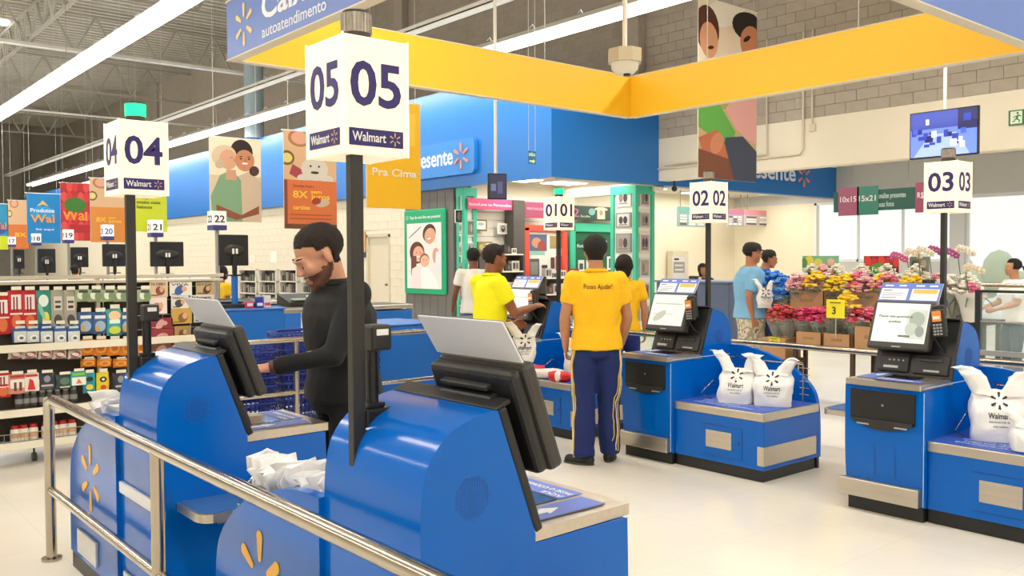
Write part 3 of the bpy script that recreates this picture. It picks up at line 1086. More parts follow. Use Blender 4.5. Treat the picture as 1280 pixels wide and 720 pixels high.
bag('white tied carrier bag on kiosk 02, the left one of two', (5.62, 4.06, .495), math.radians(-68), .27, .40, .17, 3, lean=.02)
bag('white tied carrier bag on kiosk 02, the right one of two', (5.70, 3.79, .495), math.radians(-66), .28, .39, .17, 5)
bag('white tied carrier bag standing on kiosk 03, at the right edge', (5.60, 2.19, .495), math.radians(-62), .30, .46, .18, 8)
bag('small white bag lying limp at the front of kiosk 03 bagging plate', (5.42, 1.93, .50), math.radians(-60), .22, .22, .16, 11)
bag('white carrier bag standing on kiosk 01 behind the red packages', (5.80, 5.95, .495), math.radians(-60), .26, .42, .16, 14)


def crumple(mb, amp, fr, seed):
    mb.v = [tuple(Vector(v) + noise.noise_vector(Vector(v) * fr + Vector((seed, 0, 0))) * amp) for v in mb.v]
    return mb


def bag_stack(label, loc, rz, L, n=16, seed=2):
    t = thing('bag_bundle', label, 'bags', loc, rz, 'bundles of new carrier bags on the racks')
    rnd = random.Random(seed)
    for i in range(n):
        x = -L / 2 + L * i / n
        mb = MB()
        hh = .14 + rnd.random() * .07
        mb.loft([((x + rnd.uniform(-.01, .01), (j - 3) * .012 * rnd.uniform(.3, 1), hh * j / 6), .007 + .005 * rnd.random(), .07 + .012 * rnd.random()) for j in range(7)], 14)
        crumple(mb, .03, 20, i + seed)
        mb.build('folded_bag', BAGW, t)
    rk = MB()
    for zz in (.0, .05):
        rk.tube([(-L / 2 - .03, -.1, zz), (L / 2 + .02, -.1, zz), (L / 2 + .02, .1, zz), (-L / 2 - .03, .1, zz)], .004, 5, True, True)
    rk.build('wire_holder', CHROME, t)
    return t


p = pix(352, 640, 0, 1.42)
bag_stack('bundle of new white carrier bags on the rack beside kiosk 05', (1.38, 2.72, .70), math.radians(90), .58, 22, 2)
bag_stack('bundle of new white carrier bags on the rack of kiosk 04', (1.34, 4.62, .71), math.radians(90), .5, 14, 9)


# red and white packages on kiosk 01
def package(label, loc, rz, w, h, d, col, seed, grp='food packages on the bagging plate of kiosk 01'):
    t = thing('food_package', label, 'package', loc, rz, grp)
    mb = MB()
    mb.loft([((x_ * w / 2, 0, h / 2), h / 2 * s_, d / 2 * s_, Matrix.Rotation(math.pi / 2, 4, 'Y'), .7) for x_, s_ in ((-1, .3), (-.92, .85), (-.5, 1), (0, 1.03), (.5, 1), (.92, .85), (1, .3))], 18)
    crumple(mb, .012, 12, seed)
    o = mb.build('wrapper', M(col, .35), t)
    q = MB().loft([((x_ * w / 2, 0, h / 2), h / 2 * 1.04, d / 2 * 1.04, Matrix.Rotation(math.pi / 2, 4, 'Y'), .7) for x_ in (-.25, .0, .25)], 18, True, False)
    crumple(q, .012, 12, seed)
    q.build('label_band', M('#f3e9e4', .4), o)
    return t


package('red crinkled food package at the left on kiosk 01 plate', (5.45, 6.22, .495), math.radians(-50), .26, .11, .13, '#d61f2c', 4)
package('white and tan food package in the middle on kiosk 01 plate', (5.48, 6.0, .495), math.radians(-55), .28, .09, .13, '#efe6dc', 5)
package('red food package at the right on kiosk 01 plate', (5.42, 5.80, .495), math.radians(-60), .2, .09, .12, '#d8242f', 6)

# ================================================================ PEOPLE
SKIN1, SKIN2, SKIN3 = '#c98d6a', '#8a5336', '#b97c58'


def V3(*a):
    return Vector(a)


def hand_prims(mb, w, d, nrm, side, curl=.5, sc=1.0, n=8):
    """palm and five fingers. w wrist, d hand direction, nrm palm normal, side = thumb direction"""
    d, nrm, side = d.normalized(), nrm.normalized(), side.normalized()
    knuckles = []
    for i, (off, ln) in enumerate(((.030, .070), (.010, .078), (-.010, .073), (-.029, .058))):
        b0 = w + side * off * .55 * sc + d * .012 * sc
        k0 = w + side * off * sc + d * (.088 - abs(off) * .2) * sc
        mb.cap(b0, k0, .0135 * sc, .0115 * sc, n)
        pth, ang, q = [k0], 0, k0
        for j, fr_ in enumerate((.45, .32, .23)):
            ang += curl * (.75, .8, .6)[j] * (1 + .12 * i)
            q = q + (d * math.cos(ang) + nrm * math.sin(ang)) * ln * fr_ * 1.08 * sc
            pth.append(q)
        for j in range(3):
            mb.cap(pth[j], pth[j + 1], (.0098 - .0009 * j) * sc, (.0092 - .001 * j) * sc, n)
    mb.cap(w - d * .01 * sc, w + d * .03 * sc, .022 * sc, .022 * sc, n)
    b0 = w + side * .018 * sc + d * .022 * sc
    k1 = b0 + (side * .8 + d * .7 + nrm * .25).normalized() * .034 * sc
    k2 = k1 + (side * .35 + d * .9 + nrm * .35).normalized() * .03 * sc
    k3 = k2 + (side * .05 + d * .9 + nrm * .45).normalized() * .025 * sc
    mb.cap(b0, k1, .014 * sc, .0118 * sc, n)
    mb.cap(k1, k2, .0112 * sc, .0102 * sc, n)
    mb.cap(k2, k3, .0102 * sc, .0085 * sc, n)


def shell(me, inv, pred, off, name, m, parent, namp=.0, nfr=60, margin=None):
    """faces of me whose centre passes pred (in head space) pushed out along normals"""
    inv3 = inv.to_3x3()
    vs, fs, idx = [], [], {}
    cen = inv.inverted().translation
    ca = numpy.empty(len(me.polygons) * 3, dtype=numpy.float32)
    me.polygons.foreach_get('center', ca)
    near = numpy.nonzero(numpy.linalg.norm(ca.reshape(-1, 3) - numpy.array(cen), axis=1) < .26)[0]
    for pi in near.tolist():
        p = me.polygons[pi]
        c = inv @ p.center
        if pred(c):
            f = []
            for i in p.vertices:
                if i not in idx:
                    v = me.vertices[i]
                    k = off * (1 + namp * noise.noise(v.co * nfr))
                    if margin:
                        k *= .25 + .95 * min(1, max(0, margin(inv @ v.co)) / .04)
                    q = v.co + v.normal * k
                    idx[i] = len(vs)
                    vs.append(q)
                f.append(idx[i])
            fs.append(f)
    nm = bpy.data.meshes.new(name)
    nm.from_pydata(vs, [], fs)
    nm.update()
    o = mesh_obj(nm, name, m, parent)
    so = o.modifiers.new('s', 'SOLIDIFY')
    so.thickness = off * 1.02
    so.offset = -1
    return o


def human(label, loc, rz, H=1.75, J=None, skin=SKIN1, hair='#1d1714', top=None, bottom=None, shoe=None, head_rot=(0, 0), voxel=.012, cvoxel=None, hairf=None, sleeve=.55,
          collar=True, fat=1.0, curl=(.5, .5), beard=None, hsc=1.0, hand_dirs=None, name='person', face=True, torso_twist=0, shoulder=1.0, hem=.88, hair_off=.016, skirt=False, palms=None):
    s = H / 1.75
    t = thing(name, label, 'person', loc, rz, None)
    t.scale = (s, s, s)
    j = dict(pelvis=V3(0, 0, .95), neck=V3(0, -.01, 1.475), head=V3(0, .02, 1.635),
             sl=V3(-.175 * shoulder, -.01, 1.415), sr=V3(.175 * shoulder, -.01, 1.415), el=V3(-.225, -.03, 1.14), er=V3(.225, -.03, 1.14),
             wl=V3(-.235, .05, .89), wr=V3(.235, .05, .89), hl=V3(-.09, 0, .93), hr=V3(.09, 0, .93), kl=V3(-.10, .02, .50), kr=V3(.10, .02, .50),
             al=V3(-.105, -.02, .09), ar=V3(.105, -.02, .09), tl=V3(-.13, .13, .0), tr=V3(.13, .13, .0))
    for k_, v_ in (J or {}).items():
        j[k_] = Vector(v_)
    sp = (j['neck'] - j['pelvis'])
    tilt = V3(0, 0, 1).rotation_difference(sp.normalized()).to_matrix().to_4x4()
    P = lambda z: j['pelvis'] + sp * ((z - .95) / .525)
    HT = Matrix.Translation(j['head']) @ Matrix.Rotation(head_rot[0], 4, 'Z') @ Matrix.Rotation(head_rot[1], 4, 'X') @ Matrix.Scale(hsc, 4)
    hp = lambda *a: HT @ V3(*a)
    b = MB()
    f = fat
    b.loft([(P(z), rx * f, ry * f, tilt) for z, rx, ry in ((.86, .12, .09), (.95, .15, .105), (1.08, .135, .10), (1.25, .155, .105), (1.38, .155, .095), (1.44, .10, .07), (1.49, .055, .055))], 18)
    b.cap(j['neck'] - sp.normalized() * .03, hp(0, -.022, -.05), .06, .056, 14)
    R3 = HT.to_3x3().to_4x4()

    def E(c, r):
        b.sph(hp(*c), r, 18, 12, R3)
    E((0, -.014, .036), (.076, .095, .079))
    E((0, .024, -.018), (.061, .069, .088))
    E((0, .045, -.078), (.041, .042, .033))
    E((0, .078, -.096), (.019, .015, .015))
    for sx in (-1, 1):
        b.cap(hp(sx * .058, -.005, -.035), hp(sx * .030, .058, -.088), .02, .017, 10)
        E((sx * .038, .062, -.022), (.028, .026, .028))
        b.sph(hp(sx * .079, -.008, -.004), (.009, .019, .031), 10, 8, (HT.to_3x3() @ Matrix.Rotation(sx * -.3, 3, 'Z')).to_4x4())
        b.cap(hp(sx * .013, .092, .026), hp(sx * .047, .078, .026), .011, .009, 8)
        b.cap(hp(sx * .02, .078, .007), hp(sx * .044, .073, .006), .0125, .0115, 8)
        E((sx * .012, .100, -.026), (.0095, .011, .008))
    b.cap(hp(0, .088, .014), hp(0, .107, -.021), .0085, .0125, 10)
    b.cap(hp(-.019, .084, -.053), hp(.019, .084, -.053), .0095, .0095, 8)
    b.cap(hp(-.015, .083, -.067), hp(.015, .083, -.067), .0095, .0095, 8)
    hd = hand_dirs or {}
    for sd, q in (('l', -1), ('r', 1)):
        S, Eb, Wr = j['s' + sd], j['e' + sd], j['w' + sd]
        b.cap(P(1.40), S, .07, .058, 12)
        b.cap(S, Eb, .052 * f ** .5, .041, 12)
        b.cap(Eb, Eb.lerp(Wr, .35), .041, .042, 12)
        b.cap(Eb.lerp(Wr, .35), Wr, .042, .026, 12)
        d = (Wr - Eb).normalized()
        dd = Vector(hd[sd]) if sd in hd else (d + V3(0, .15, 0))
        dd.normalize()
        nr = Vector(palms[sd]) if palms and sd in palms else V3(-q, 0, 0)
        nr = (nr - dd * nr.dot(dd)).normalized()
        th_ = dd.cross(nr) * q
        if th_.dot(V3(0, 1, .35)) < 0 and not (palms and sd in palms):
            th_ = -th_
        hand_prims(b, Wr, dd, nr, th_, curl[0 if sd == 'l' else 1], 1.0, 8)
        b.cap(j['h' + sd], j['k' + sd], .08 * f ** .5, .052, 12)
        b.cap(j['k' + sd], j['k' + sd].lerp(j['a' + sd], .35), .052, .052, 12)
        b.cap(j['k' + sd].lerp(j['a' + sd], .35), j['a' + sd], .052, .034, 12)
        tv = (j['t' + sd] - j['a' + sd])
        tv.z = 0
        b.cap(V3(j['a' + sd].x, j['a' + sd].y, j['a' + sd].z - .045), j['a' + sd] + tv * .7 + V3(0, 0, -.055), .034, .026, 10)
    me = remesh(b, 'body', voxel, 5, .5)
    body = mesh_obj(me, 'body', M(skin, .5, 0, 'n', 0, 25, .08), t)
    inv = HT.inverted()
    # hair
    if hairf is None:
        def hairf(c):
            if c.z > .075:
                return True
            if c.y > .03:
                return c.z > .055 + (c.y - .03) * .45
            if c.y > -.03:
                return c.z > .028
            return c.z > -.055 - .0 and c.y < -.02
    if hair:
        shell(me, inv, lambda c: c.z > -.13 and abs(c.x) < .1 and abs(c.y) < .13 and hairf(c), hair_off, 'hair', M(hair, .8, 0, 'n', 0, 140, .45, .8), t, .35, 90, lambda c: sum(.01 for q_ in (1, 2, 3, 4) if hairf(c - V3(0, 0, .010 * q_))))
    if beard:
        shell(me, inv, lambda c: -.125 < c.z < -.03 - (.0 if c.y < .03 else .014) + .008 * noise.noise(c * 90) and c.y > -.012 + max(0, -.06 - c.z) * 1.1 and c.z > -.112 and abs(c.x) < .09 and not (c.y > .075 and -.075 < c.z < -.048 and abs(c.x) < .024) and (c.y < .088 or c.z < -.04 and abs(c.x) > -1) and not (c.y > .098), .0022, 'beard', M(beard, .8, 0, 'n', 0, 220, .5), t, .6, 120)
    if face:
        for sx in (-1, 1):
            e = MB().mat(M('#e9e1da', .3)).sph(hp(sx * .032, .0765, -.002), .0115, 12, 8).mat(M('#241712', .25)).sph(hp(sx * .032, .0835, -.002), .0065, 10, 6)
            e.build('eye', None, t)
            MB().tube([hp(sx * .014, .0925, .030), hp(sx * .03, .089, .034), hp(sx * .046, .076, .031)], [.003, .0042, .0025], 6).build('eyebrow', M(hair or '#2a2220', .8), t)
        MB().tube([hp(-.023, .089, -.0605), hp(0, .0945, -.0595), hp(.023, .089, -.0605)], .0016, 6).build('mouth_line', M('#6d3a30', .6), t)
    cv = cvoxel or voxel
    # top
    if top:
        c = MB()
        c.loft([(P(z), rx * f, ry * f, tilt) for z, rx, ry in ((hem, .184, .138), (.95, .180, .132), (1.06, .157, .118), (1.2, .172, .125), (1.32, .18, .122), (1.40, .165, .105), (1.445, .11, .08), (1.48, .07, .068))], 22)
        for sd in 'lr':
            S, Eb, Wr = j['s' + sd], j['e' + sd], j['w' + sd]
            c.cap(P(1.38), S, .08, .068 * f ** .3, 14)
            if sleeve <= 1:
                En = S.lerp(Eb, sleeve)
                c.cyl(S, En, .068 * f ** .3, .066 * f ** .2, 16)
            else:
                c.cap(S, Eb, .068, .054, 14)
                c.cyl(Eb, Eb.lerp(Wr, sleeve - 1), .054, .04, 14)
        cm = remesh(c, 'top', cv, 3, .5)
        for v in cm.vertices:
            k_ = noise.noise(v.co * 7 + V3(4, 2, 0)) * .010 + noise.noise(v.co * 17) * .004
            v.co += v.normal * k_
        tp = mesh_obj(cm, top[1], M(top[0], .8, 0, 'n', 0, 50, .05, .08), t)
        if collar:
            cc = MB()
            cc.loft([(P(1.462), .082, .078, tilt), (P(1.50) + V3(0, .004, 0), .068, .066, tilt), (P(1.475) + V3(0, .004, 0), .095, .088, tilt)], 20, True, False)
            co = cc.build('collar', M(top[0], .8), tp)
            co.modifiers.new('s', 'SOLIDIFY').thickness = .004
    if bottom:
        c = MB()
        col, kind = bottom[0], bottom[1]
        c.loft([(j['pelvis'] + V3(0, 0, z), rx * f, ry * f) for z, rx, ry in ((-.13, .13, .11), (-.03, .165, .118), (.07, .160, .115))], 20)
        lw = bottom[2] if len(bottom) > 2 else 1.0
        end = {'shorts': .0, 'trousers': 1}[kind]
        for sd in 'lr':
            h_, k_, a_ = j['h' + sd], j['k' + sd], j['a' + sd]
            c.cap(h_, h_.lerp(k_, .4), .088 * f ** .5, .085 * f ** .5 * (1 + (lw - 1) * .5), 14)
            c.cap(h_.lerp(k_, .4), k_, .085 * f ** .5 * (1 + (lw - 1) * .5), .067 * lw, 14)
            if kind == 'trousers':
                c.cyl(k_, a_ + V3(0, .0, -.03), .067 * lw, .060 * lw, 14)
            else:
                c.cyl(h_, k_ + V3(0, 0, -.06), .11 * f, .10 * f, 14)
        cm = remesh(c, 'bottom', cv, 3, .5)
        for v in cm.vertices:
            v.co += v.normal * (noise.noise(v.co * 6 + V3(9, 2, 0)) * .012 + noise.noise(V3(v.co.x * 12, v.co.y * 12, v.co.z * 22)) * .005)
            v.co.z = max(v.co.z, .02)
        mm = M(col, .85, 0, 'camo', 0, 9, .1) if bottom[1] == 'shorts' and len(bottom) > 3 else M(col, .85, 0, 'n', 0, 40, .07, .06)
        mesh_obj(cm, bottom[1], mm, t)
    if shoe:
        for sd in 'lr':
            a_, tt = j['a' + sd], j['t' + sd]
            dv = V3(tt.x - a_.x, tt.y - a_.y, 0).normalized()
            base = V3(a_.x, a_.y, a_.z - .09)
            c = MB()
            c.cap(base - dv * .045 + V3(0, 0, .038), base + dv * .13 + V3(0, 0, .028), .042, .038, 14)
            c.cap(base + V3(0, 0, .05), base + V3(0, 0, .10), .047, .044, 12)
            cm = remesh(c, 'shoe', .008, 3)
            for v in cm.vertices:
                v.co.z = max(v.co.z, base.z + .002)
            so = mesh_obj(cm, 'shoe', M(shoe, .6), t)
            pts = [base + dv * (.045 + .125 * math.cos(a__)) + V3(-dv.y, dv.x, 0) * .04 * math.sin(a__) + V3(0, 0, .009) for a__ in [2 * math.pi * i / 20 for i in range(20)]]
            MB().tube(pts, .008, 6, True, True).build('sole', M('#3a3632' if shoe != '#8a5a3a' else '#2a2320', .6), so)
    return t, me, j


def short_hair(lo_back=-.05, side=.02):
    def g(c):
        if c.z > .078:
            return True
        if c.y > .02:
            return c.z > .052 + (c.y - .02) * .42
        if c.y > -.03:
            return c.z > side
        return c.z > lo_back
    return g


# the man in black at kiosk 04
P1, m1, j1 = human('man in a black long-sleeved shirt touching the screen of kiosk 04', (2.20, 3.93, 0), math.radians(82), 1.78,
                   dict(neck=(0, .03, 1.44), head=(0, .115, 1.575), sl=(-.20, .01, 1.39), sr=(.20, .0, 1.39), el=(-.25, .14, 1.12), wl=(-.125, .40, 1.07), er=(.25, -.10, 1.10), wr=(.22, -.10, .84)),
                   '#cb9274', '#241a14', ('#0c0c0e', 'long_sleeved_shirt'), ('#1b1c20', 'trousers'), '#1a1614', (math.radians(-2), math.radians(-30)), .0072, .013,
                   short_hair(-.05, .03), 1.93, True, 1.36, (.35, .5), '#6e4634', 1.25, {'l': (.25, 1, -.08)}, palms={'l': (.35, .2, -1)}, shoulder=1.1, hair_off=.0105)
w_ = j1['wl']
e_ = j1['el']
wd = (w_ - e_).normalized()
MB().cyl(w_ - wd * .022, w_ - wd * .002, .0305, .030, 18).build('wristband', M('#5a3420', .5), P1)
# employee seen from behind
P3, m3, j3 = human('employee in yellow polo and navy track trousers, seen from behind', (4.93, 4.86, 0), math.radians(-38), 1.765,
                   dict(head=(-.005, .03, 1.63), el=(-.245, -.015, 1.12), er=(.245, .02, 1.12), wl=(-.225, .10, .885), wr=(.22, .16, .90), al=(-.10, -.05, .09), ar=(.11, .07, .09), tl=(-.23, .04, 0), tr=(.16, .22, 0), kl=(-.10, .0, .5), kr=(.105, .06, .5)),
                   '#b98260', '#16120f', ('#f6bd08', 'polo_shirt'), ('#12245e', 'trousers', 1.38), '#191514', (0, 0), .0095, .013, short_hair(-.065, .0), .62, True, 1.1, (.7, .6))
tw = text('Posso Ajudar!', .052, M('#5b2a10', .6), Matrix.Translation((0, -.3, 1.345)) @ FR('y-'), None, 'x', .01, .215, 'CENTER', 0, vec=True)
sh_ = [o for o in KIDS[P3.name] if o.name.startswith('polo_shirt')][0]
bv_ = BVHTree.FromPolygons([v.co.copy() for v in sh_.data.vertices], [tuple(p.vertices) for p in sh_.data.polygons])
for v in tw.vertices:
    h_ = bv_.ray_cast(Vector((v.co.x, -1, v.co.z)), Vector((0, 1, 0)))
    v.co.y = (h_[0].y if h_[0] is not None else -.12) - .003
ob_ = bpy.data.objects.new('lettering', tw)
link(ob_, sh_)
tr_ = [o for o in KIDS[P3.name] if o.name.startswith('trousers')][0]
bv_ = BVHTree.FromPolygons([v.co.copy() for v in tr_.data.vertices], [tuple(p.vertices) for p in tr_.data.polygons])
for sx in (-1, 1):
    for off, cc in ((-.014, '#f3c81a'), (.0, '#e8e4da'), (.014, '#f3c81a')):
        pts = []
        for i in range(26):
            z = .99 - i * (.93 / 25)
            cx_, cy_ = (j3['kl'] if sx < 0 else j3['kr']).x, 0
            h_ = bv_.ray_cast(Vector((sx * .6, -.03 + off + (.03 * (1 - z) if sx > 0 else -.03 * (1 - z)), z)), Vector((-sx, 0, 0)))
            if h_[0] is not None and h_[0].x * sx > .085:
                pts.append(h_[0] + V3(sx * .002, 0, 0))
        if len(pts) > 3:
            MB().tube(pts, .0038, 5).build('side_stripe', M(cc, .7), tr_)
for o in [o for o in KIDS[P3.name] if o.name.startswith('shoe')]:
    pass
# bright yellow polo man at kiosk 01
P2, m2, j2 = human('man in a bright lemon yellow polo using kiosk 01', (4.72, 5.92, 0), math.radians(-96), 1.72,
                   dict(neck=(0, .02, 1.47), head=(0, .06, 1.615), er=(.24, .10, 1.15), wr=(.16, .36, 1.20), el=(-.22, .07, 1.12), wl=(-.12, .31, 1.04)),
                   '#8b5335', '#1e1410', ('#f5ee05', 'polo_shirt'), ('#2b3138', 'trousers', 1.0), '#1d1a18', (math.radians(-8), math.radians(-12)), .0095, .013, short_hair(-.05, .03), .62, True, 1.08, (.8, .35),
                   hand_dirs={'r': (-.2, 1, .15)}, palms={'r': (-.4, 0, -1)})
# woman assistant partly hidden behind the employee
human('long-haired woman in yellow polo, half hidden behind the employee', (6.80, 6.30, 0), math.radians(-45), 1.62, None,
      '#b98260', '#21150f', ('#f6bd08', 'polo_shirt'), ('#16286a', 'trousers', 1.1), '#191514', (0, 0), .0145, .018,
      lambda c: c.z > .05 or (c.y < .05 and c.z > -.125), .6, True, 1.0, (.5, .5))
# man in a white tee by the pillar
human('man in a white t-shirt and jeans near the grey pillar, seen from behind', (7.3, 9.5, 0), math.radians(-30), 1.73, dict(er=(.23, .08, 1.14), wr=(.16, .28, 1.1), el=(-.25, -.02, 1.14), wl=(-.27, .1, .93)),
      '#7a4a32', '#17110f', ('#e9e4dd', 'tee_shirt'), ('#4d6a8c', 'trousers', 1.0), '#191514', (0, 0), .0145, .018, short_hair(-.05, .02), .6, False, 1.0, (.5, .5))
# man in light blue tee with cap and camouflage shorts
P6, m6, j6 = human('man in light blue t-shirt, dark cap and camouflage shorts by the flowers', (8.92, 6.24, 0), math.radians(-128), 1.76,
                   dict(er=(.25, -.10, 1.13), wr=(.25, -.05, .88), el=(-.24, .06, 1.14), wl=(-.17, .28, 1.22), kr=(.10, -.04, .5), ar=(.1, -.22, .10), tr=(.12, -.08, 0), kl=(-.1, .12, .5), al=(-.1, .12, .09), tl=(-.11, .28, 0)),
                   '#b77a58', '#241a14', ('#7fb8de', 'tee_shirt'), ('#b3a88c', 'shorts', 1.25, 1), '#3a2a22', (0, math.radians(-6)), .0125, .015, short_hair(-.04, .02), .78, False, 1.5, (.5, .9), shoulder=1.12)
HT6 = Matrix.Translation(j6['head']) @ Matrix.Rotation(math.radians(-6), 4, 'X')
cp = MB()
cp.loft([(HT6 @ V3(0, -.012, z), rx, ry, HT6.to_3x3().to_4x4()) for z, rx, ry in ((.045, .09, .109), (.08, .088, .105), (.11, .074, .09), (.128, .045, .055), (.134, .008, .01))], 20)
cp_o = cp.build('cap', M('#2c211d', .8), P6)
cq = MB()
for i in range(9):
    a_ = math.radians(25 + 130 * i / 8)
cq.add([HT6 @ V3(.085 * math.cos(math.radians(180 * i / 10)), .08 + .0 + .095 * math.sin(math.radians(180 * i / 10)) - .0, .052 - .012 * math.sin(math.radians(180 * i / 10))) for i in range(11)], [tuple(range(11))])
vz = cq.build('visor', M('#2c211d', .8), cp_o)
vz.modifiers.new('s', 'SOLIDIFY').thickness = .004
MB().rbox(-.05, -.012, .10, .115, 1.22, 1.25, .004).rbox(.012, .05, .10, .115, 1.22, 1.25, .004).build('sunglasses', M('#101012', .2), P6, 'dark sunglasses hooked on the collar').location = (0, .055, .10)
# man in dark blue behind him
human('man in a dark blue shirt behind the man in light blue', (10.1, 6.86, 0), math.radians(-135), 1.72, dict(head=(0, .07, 1.60)), '#a86f4e', '#1a1512', ('#2b4f94', 'tee_shirt'), ('#3a3f55', 'trousers', 1.1), '#191514', (0, math.radians(-15)), .0145, .018, short_hair(-.05, .02), .62, False, 1.05, (.5, .5))
# woman with a trolley at the far right
human('woman in white with a dark ponytail pushing a trolley at the right', (11.6, 4.36, 0), math.radians(52), 1.56, dict(el=(-.21, .08, 1.16), wl=(-.16, .34, 1.08), er=(.21, .08, 1.16), wr=(.16, .34, 1.08)),
      '#c08a68', '#1b1513', ('#f0efec', 'blouse'), ('#3b4454', 'trousers', 1.1), '#191514', (0, 0), .0145, .018, lambda c: c.z > .07 or (c.y < .03 and c.z > -.02), .8, False, 1.05, (.9, .9))
pt = bpy.data.objects['person.007'] if 'person.007' in bpy.data.objects else None
wmn = [o for o in bpy.data.objects if o.get('label', '').startswith('woman in white')][0]
MB().loft([((0, -.10, 1.66), .022, .022), ((0, -.15, 1.65), .035, .035), ((0, -.18, 1.56), .035, .03), ((0, -.17, 1.44), .012, .012)], 10).build('ponytail', M('#1b1513', .8), wmn)
# cashiers at the far lanes
human('cashier in yellow at lane 22, only head and shoulder in view', (5.15, 12.75, 0), math.radians(-80), 1.50, None, '#9a6040', '#17110f', ('#f2c515', 'polo_shirt'), ('#12245e', 'trousers'), '#191514', (0, 0), .016, .016, lambda c: c.z > .05 or (c.y < .03 and c.z > -.1), .6, False, 1.0, (.5, .5), face=False)
human('cashier in a dark top at lane 20, only the head in view', (5.1, 20.6, 0), math.radians(-80), 1.50, None, '#b98260', '#17110f', ('#8c2f3a', 'polo_shirt'), ('#12245e', 'trousers'), '#191514', (0, 0), .018, .018, lambda c: c.z > .05 or (c.y < .03 and c.z > -.1), .6, False, 1.0, (.5, .5), face=False)
human('dark-haired woman behind the grey service counter, beside pole 02', (12.0, 9.35, 0), math.radians(150), 1.50, None, '#9a6848', '#17110f', ('#3a3536', 'blouse'), ('#222222', 'trousers'), '#191514', (0, 0), .0155, .018, lambda c: c.z > .05 or (c.y < .03 and c.z > -.12), .6, False, 1.0, (.5, .5))
# carrier bags in hands
bag('white carrier bag hanging from the hand of the yellow polo man', (4.97, 5.80, .70), math.radians(-30), .22, .36, .11, 21, lean=.03)
bag('narrow white bag held by the man in light blue', (8.74, 5.93, 1.02), math.radians(-40), .17, .34, .08, 23)
# ================================================================ BANNERS
def banner(label, rect, Yp, shapes, texts=(), cat='banner', name='hanging_banner', grp='banners hanging over the lanes', strings=True):
    xl, yt, xr, yb = rect
    a, b_ = pix(xl, yt, 1, Yp), pix(xr, yb, 1, Yp)
    w, h = b_.x - a.x, a.z - b_.z
    t = thing(name, label, cat, (a.x, Yp, b_.z), 0, grp)
    MB().box(0, w, 0, .012, 0, h).build('sheet', M('#dcd6cc', .6), t)
    T = plane_at('y-', (0, 0, 0))
    art(t, 'print', T, w, h, shapes, .002)
    for s_, x, y, wd, size, col in texts:
        text(s_, size * h, flat(col), T @ Matrix.Translation((x * w, y * h, .009)), t, 'lettering', .02, wd * w if wd else None)
    MB().cyl((-.03, .006, h), (w + .03, .006, h), .012, n=8).build('top_rod', WHITE, t)
    if strings:
        for x in (.08, w - .08):
            MB().cyl((x, .006, h), (x, .006, 9.68 - b_.z), .003, n=4).build('string', WHITE, t)
    return t


COUPLE = [('r', 0, 0, 1, 1, '#d8c3a0'), ('r', 0, .55, 1, 1, '#efe1c4'), ('e', .62, .84, .22, .15, 0, '#2a1712'), ('e', .28, .78, .24, .13, .2, '#d9c2a0'), ('e', .36, .74, .17, .12, .1, '#d7a182'),
          ('e', .68, .74, .19, .13, 0, '#c98660'), ('p', [(.5, .0), (.98, .0), (1, .48), (.78, .62), (.55, .55)], '#cdb49a'), ('p', [(.05, .0), (.62, .0), (.6, .5), (.42, .62), (.2, .55), (.02, .3)], '#7da07a'),
          ('p', [(.32, .62), (.5, .62), (.52, .5), (.3, .5)], '#cf9a7c'), ('p', [(.12, .2), (.6, .08), (.95, .2), (.95, .1), (.5, .02), (.12, .1)], '#8a4c30'), ('e', .68, .705, .06, .012, 0, '#f4ece4'), ('e', .60, .785, .035, .006, .2, '#4a2a1c'), ('e', .76, .785, .035, .006, -.2, '#4a2a1c'), ('e', .69, .74, .025, .02, 0, '#b8744e'), ('e', .42, .765, .03, .005, .2, '#8a6a58'), ('e', .48, .735, .03, .015, 0, '#c08a6c'), ('e', .86, .62, .1, .06, .5, '#4a2a1c'), ('e', .2, .68, .1, .05, .4, '#c8b090'), ('e', .6, .76, .02, .01, 0, '#2a1712'), ('e', .76, .76, .02, .01, 0, '#2a1712')]
banner('banner of a smiling older couple hanging over lane 22', (261, 170, 327, 278), 14.6, COUPLE)
COOK = [('r', 0, 0, 1, 1, '#dcb489'), ('e', .3, .93, .22, .09, 0, '#b27a50'), ('e', .3, .93, .16, .065, 0, '#e0a58b'), ('e', .06, .72, .14, .075, 0, '#7d5a34'), ('e', .06, .72, .1, .05, 0, '#e0d27c'),
        ('p', [(.1, .56), (.3, .5), (.36, .6), (.16, .66)], '#a8434a'), ('e', .58, .62, .26, .12, 0, '#d9cfc0'), ('e', .36, .52, .12, .045, 0, '#d9cfc0'), ('e', .82, .52, .12, .045, 0, '#d9cfc0'), ('e', .5, .65, .02, .012, 0, '#30405a'),
        ('e', .66, .65, .02, .012, 0, '#30405a'), ('e', .58, .585, .08, .014, 0, '#3a3028'), ('r', .06, .0, 1, .5, '#d9733c'), ('r', .0, .0, .06, .5, '#8a4630'), ('r', 0, 0, 1, .05, '#70402a'), ('r', .1, .1, .9, .11, '#a04f28'), ('r', .1, .14, .9, .15, '#a04f28'),
        ('e', .72, .27, .14, .04, .2, '#c9b49a'), ('e', .6, .29, .09, .035, .2, '#a8382c')]
CT = [('8X', .16, .32, .28, .1, '#f6c83a'), ('sem', .5, .37, .2, .05, '#f6c83a'), ('juros', .5, .31, .36, .075, '#f6c83a'), ('cartões', .16, .2, .32, .06, '#f6c83a'), ('Chocolates, Doces e', .16, .43, .4, .03, '#7a2e14')]
banner('orange banner with cookies reading 8X sem juros, between lamps 04 and 05', (354, 162, 421, 287), 12.4, COOK, CT)
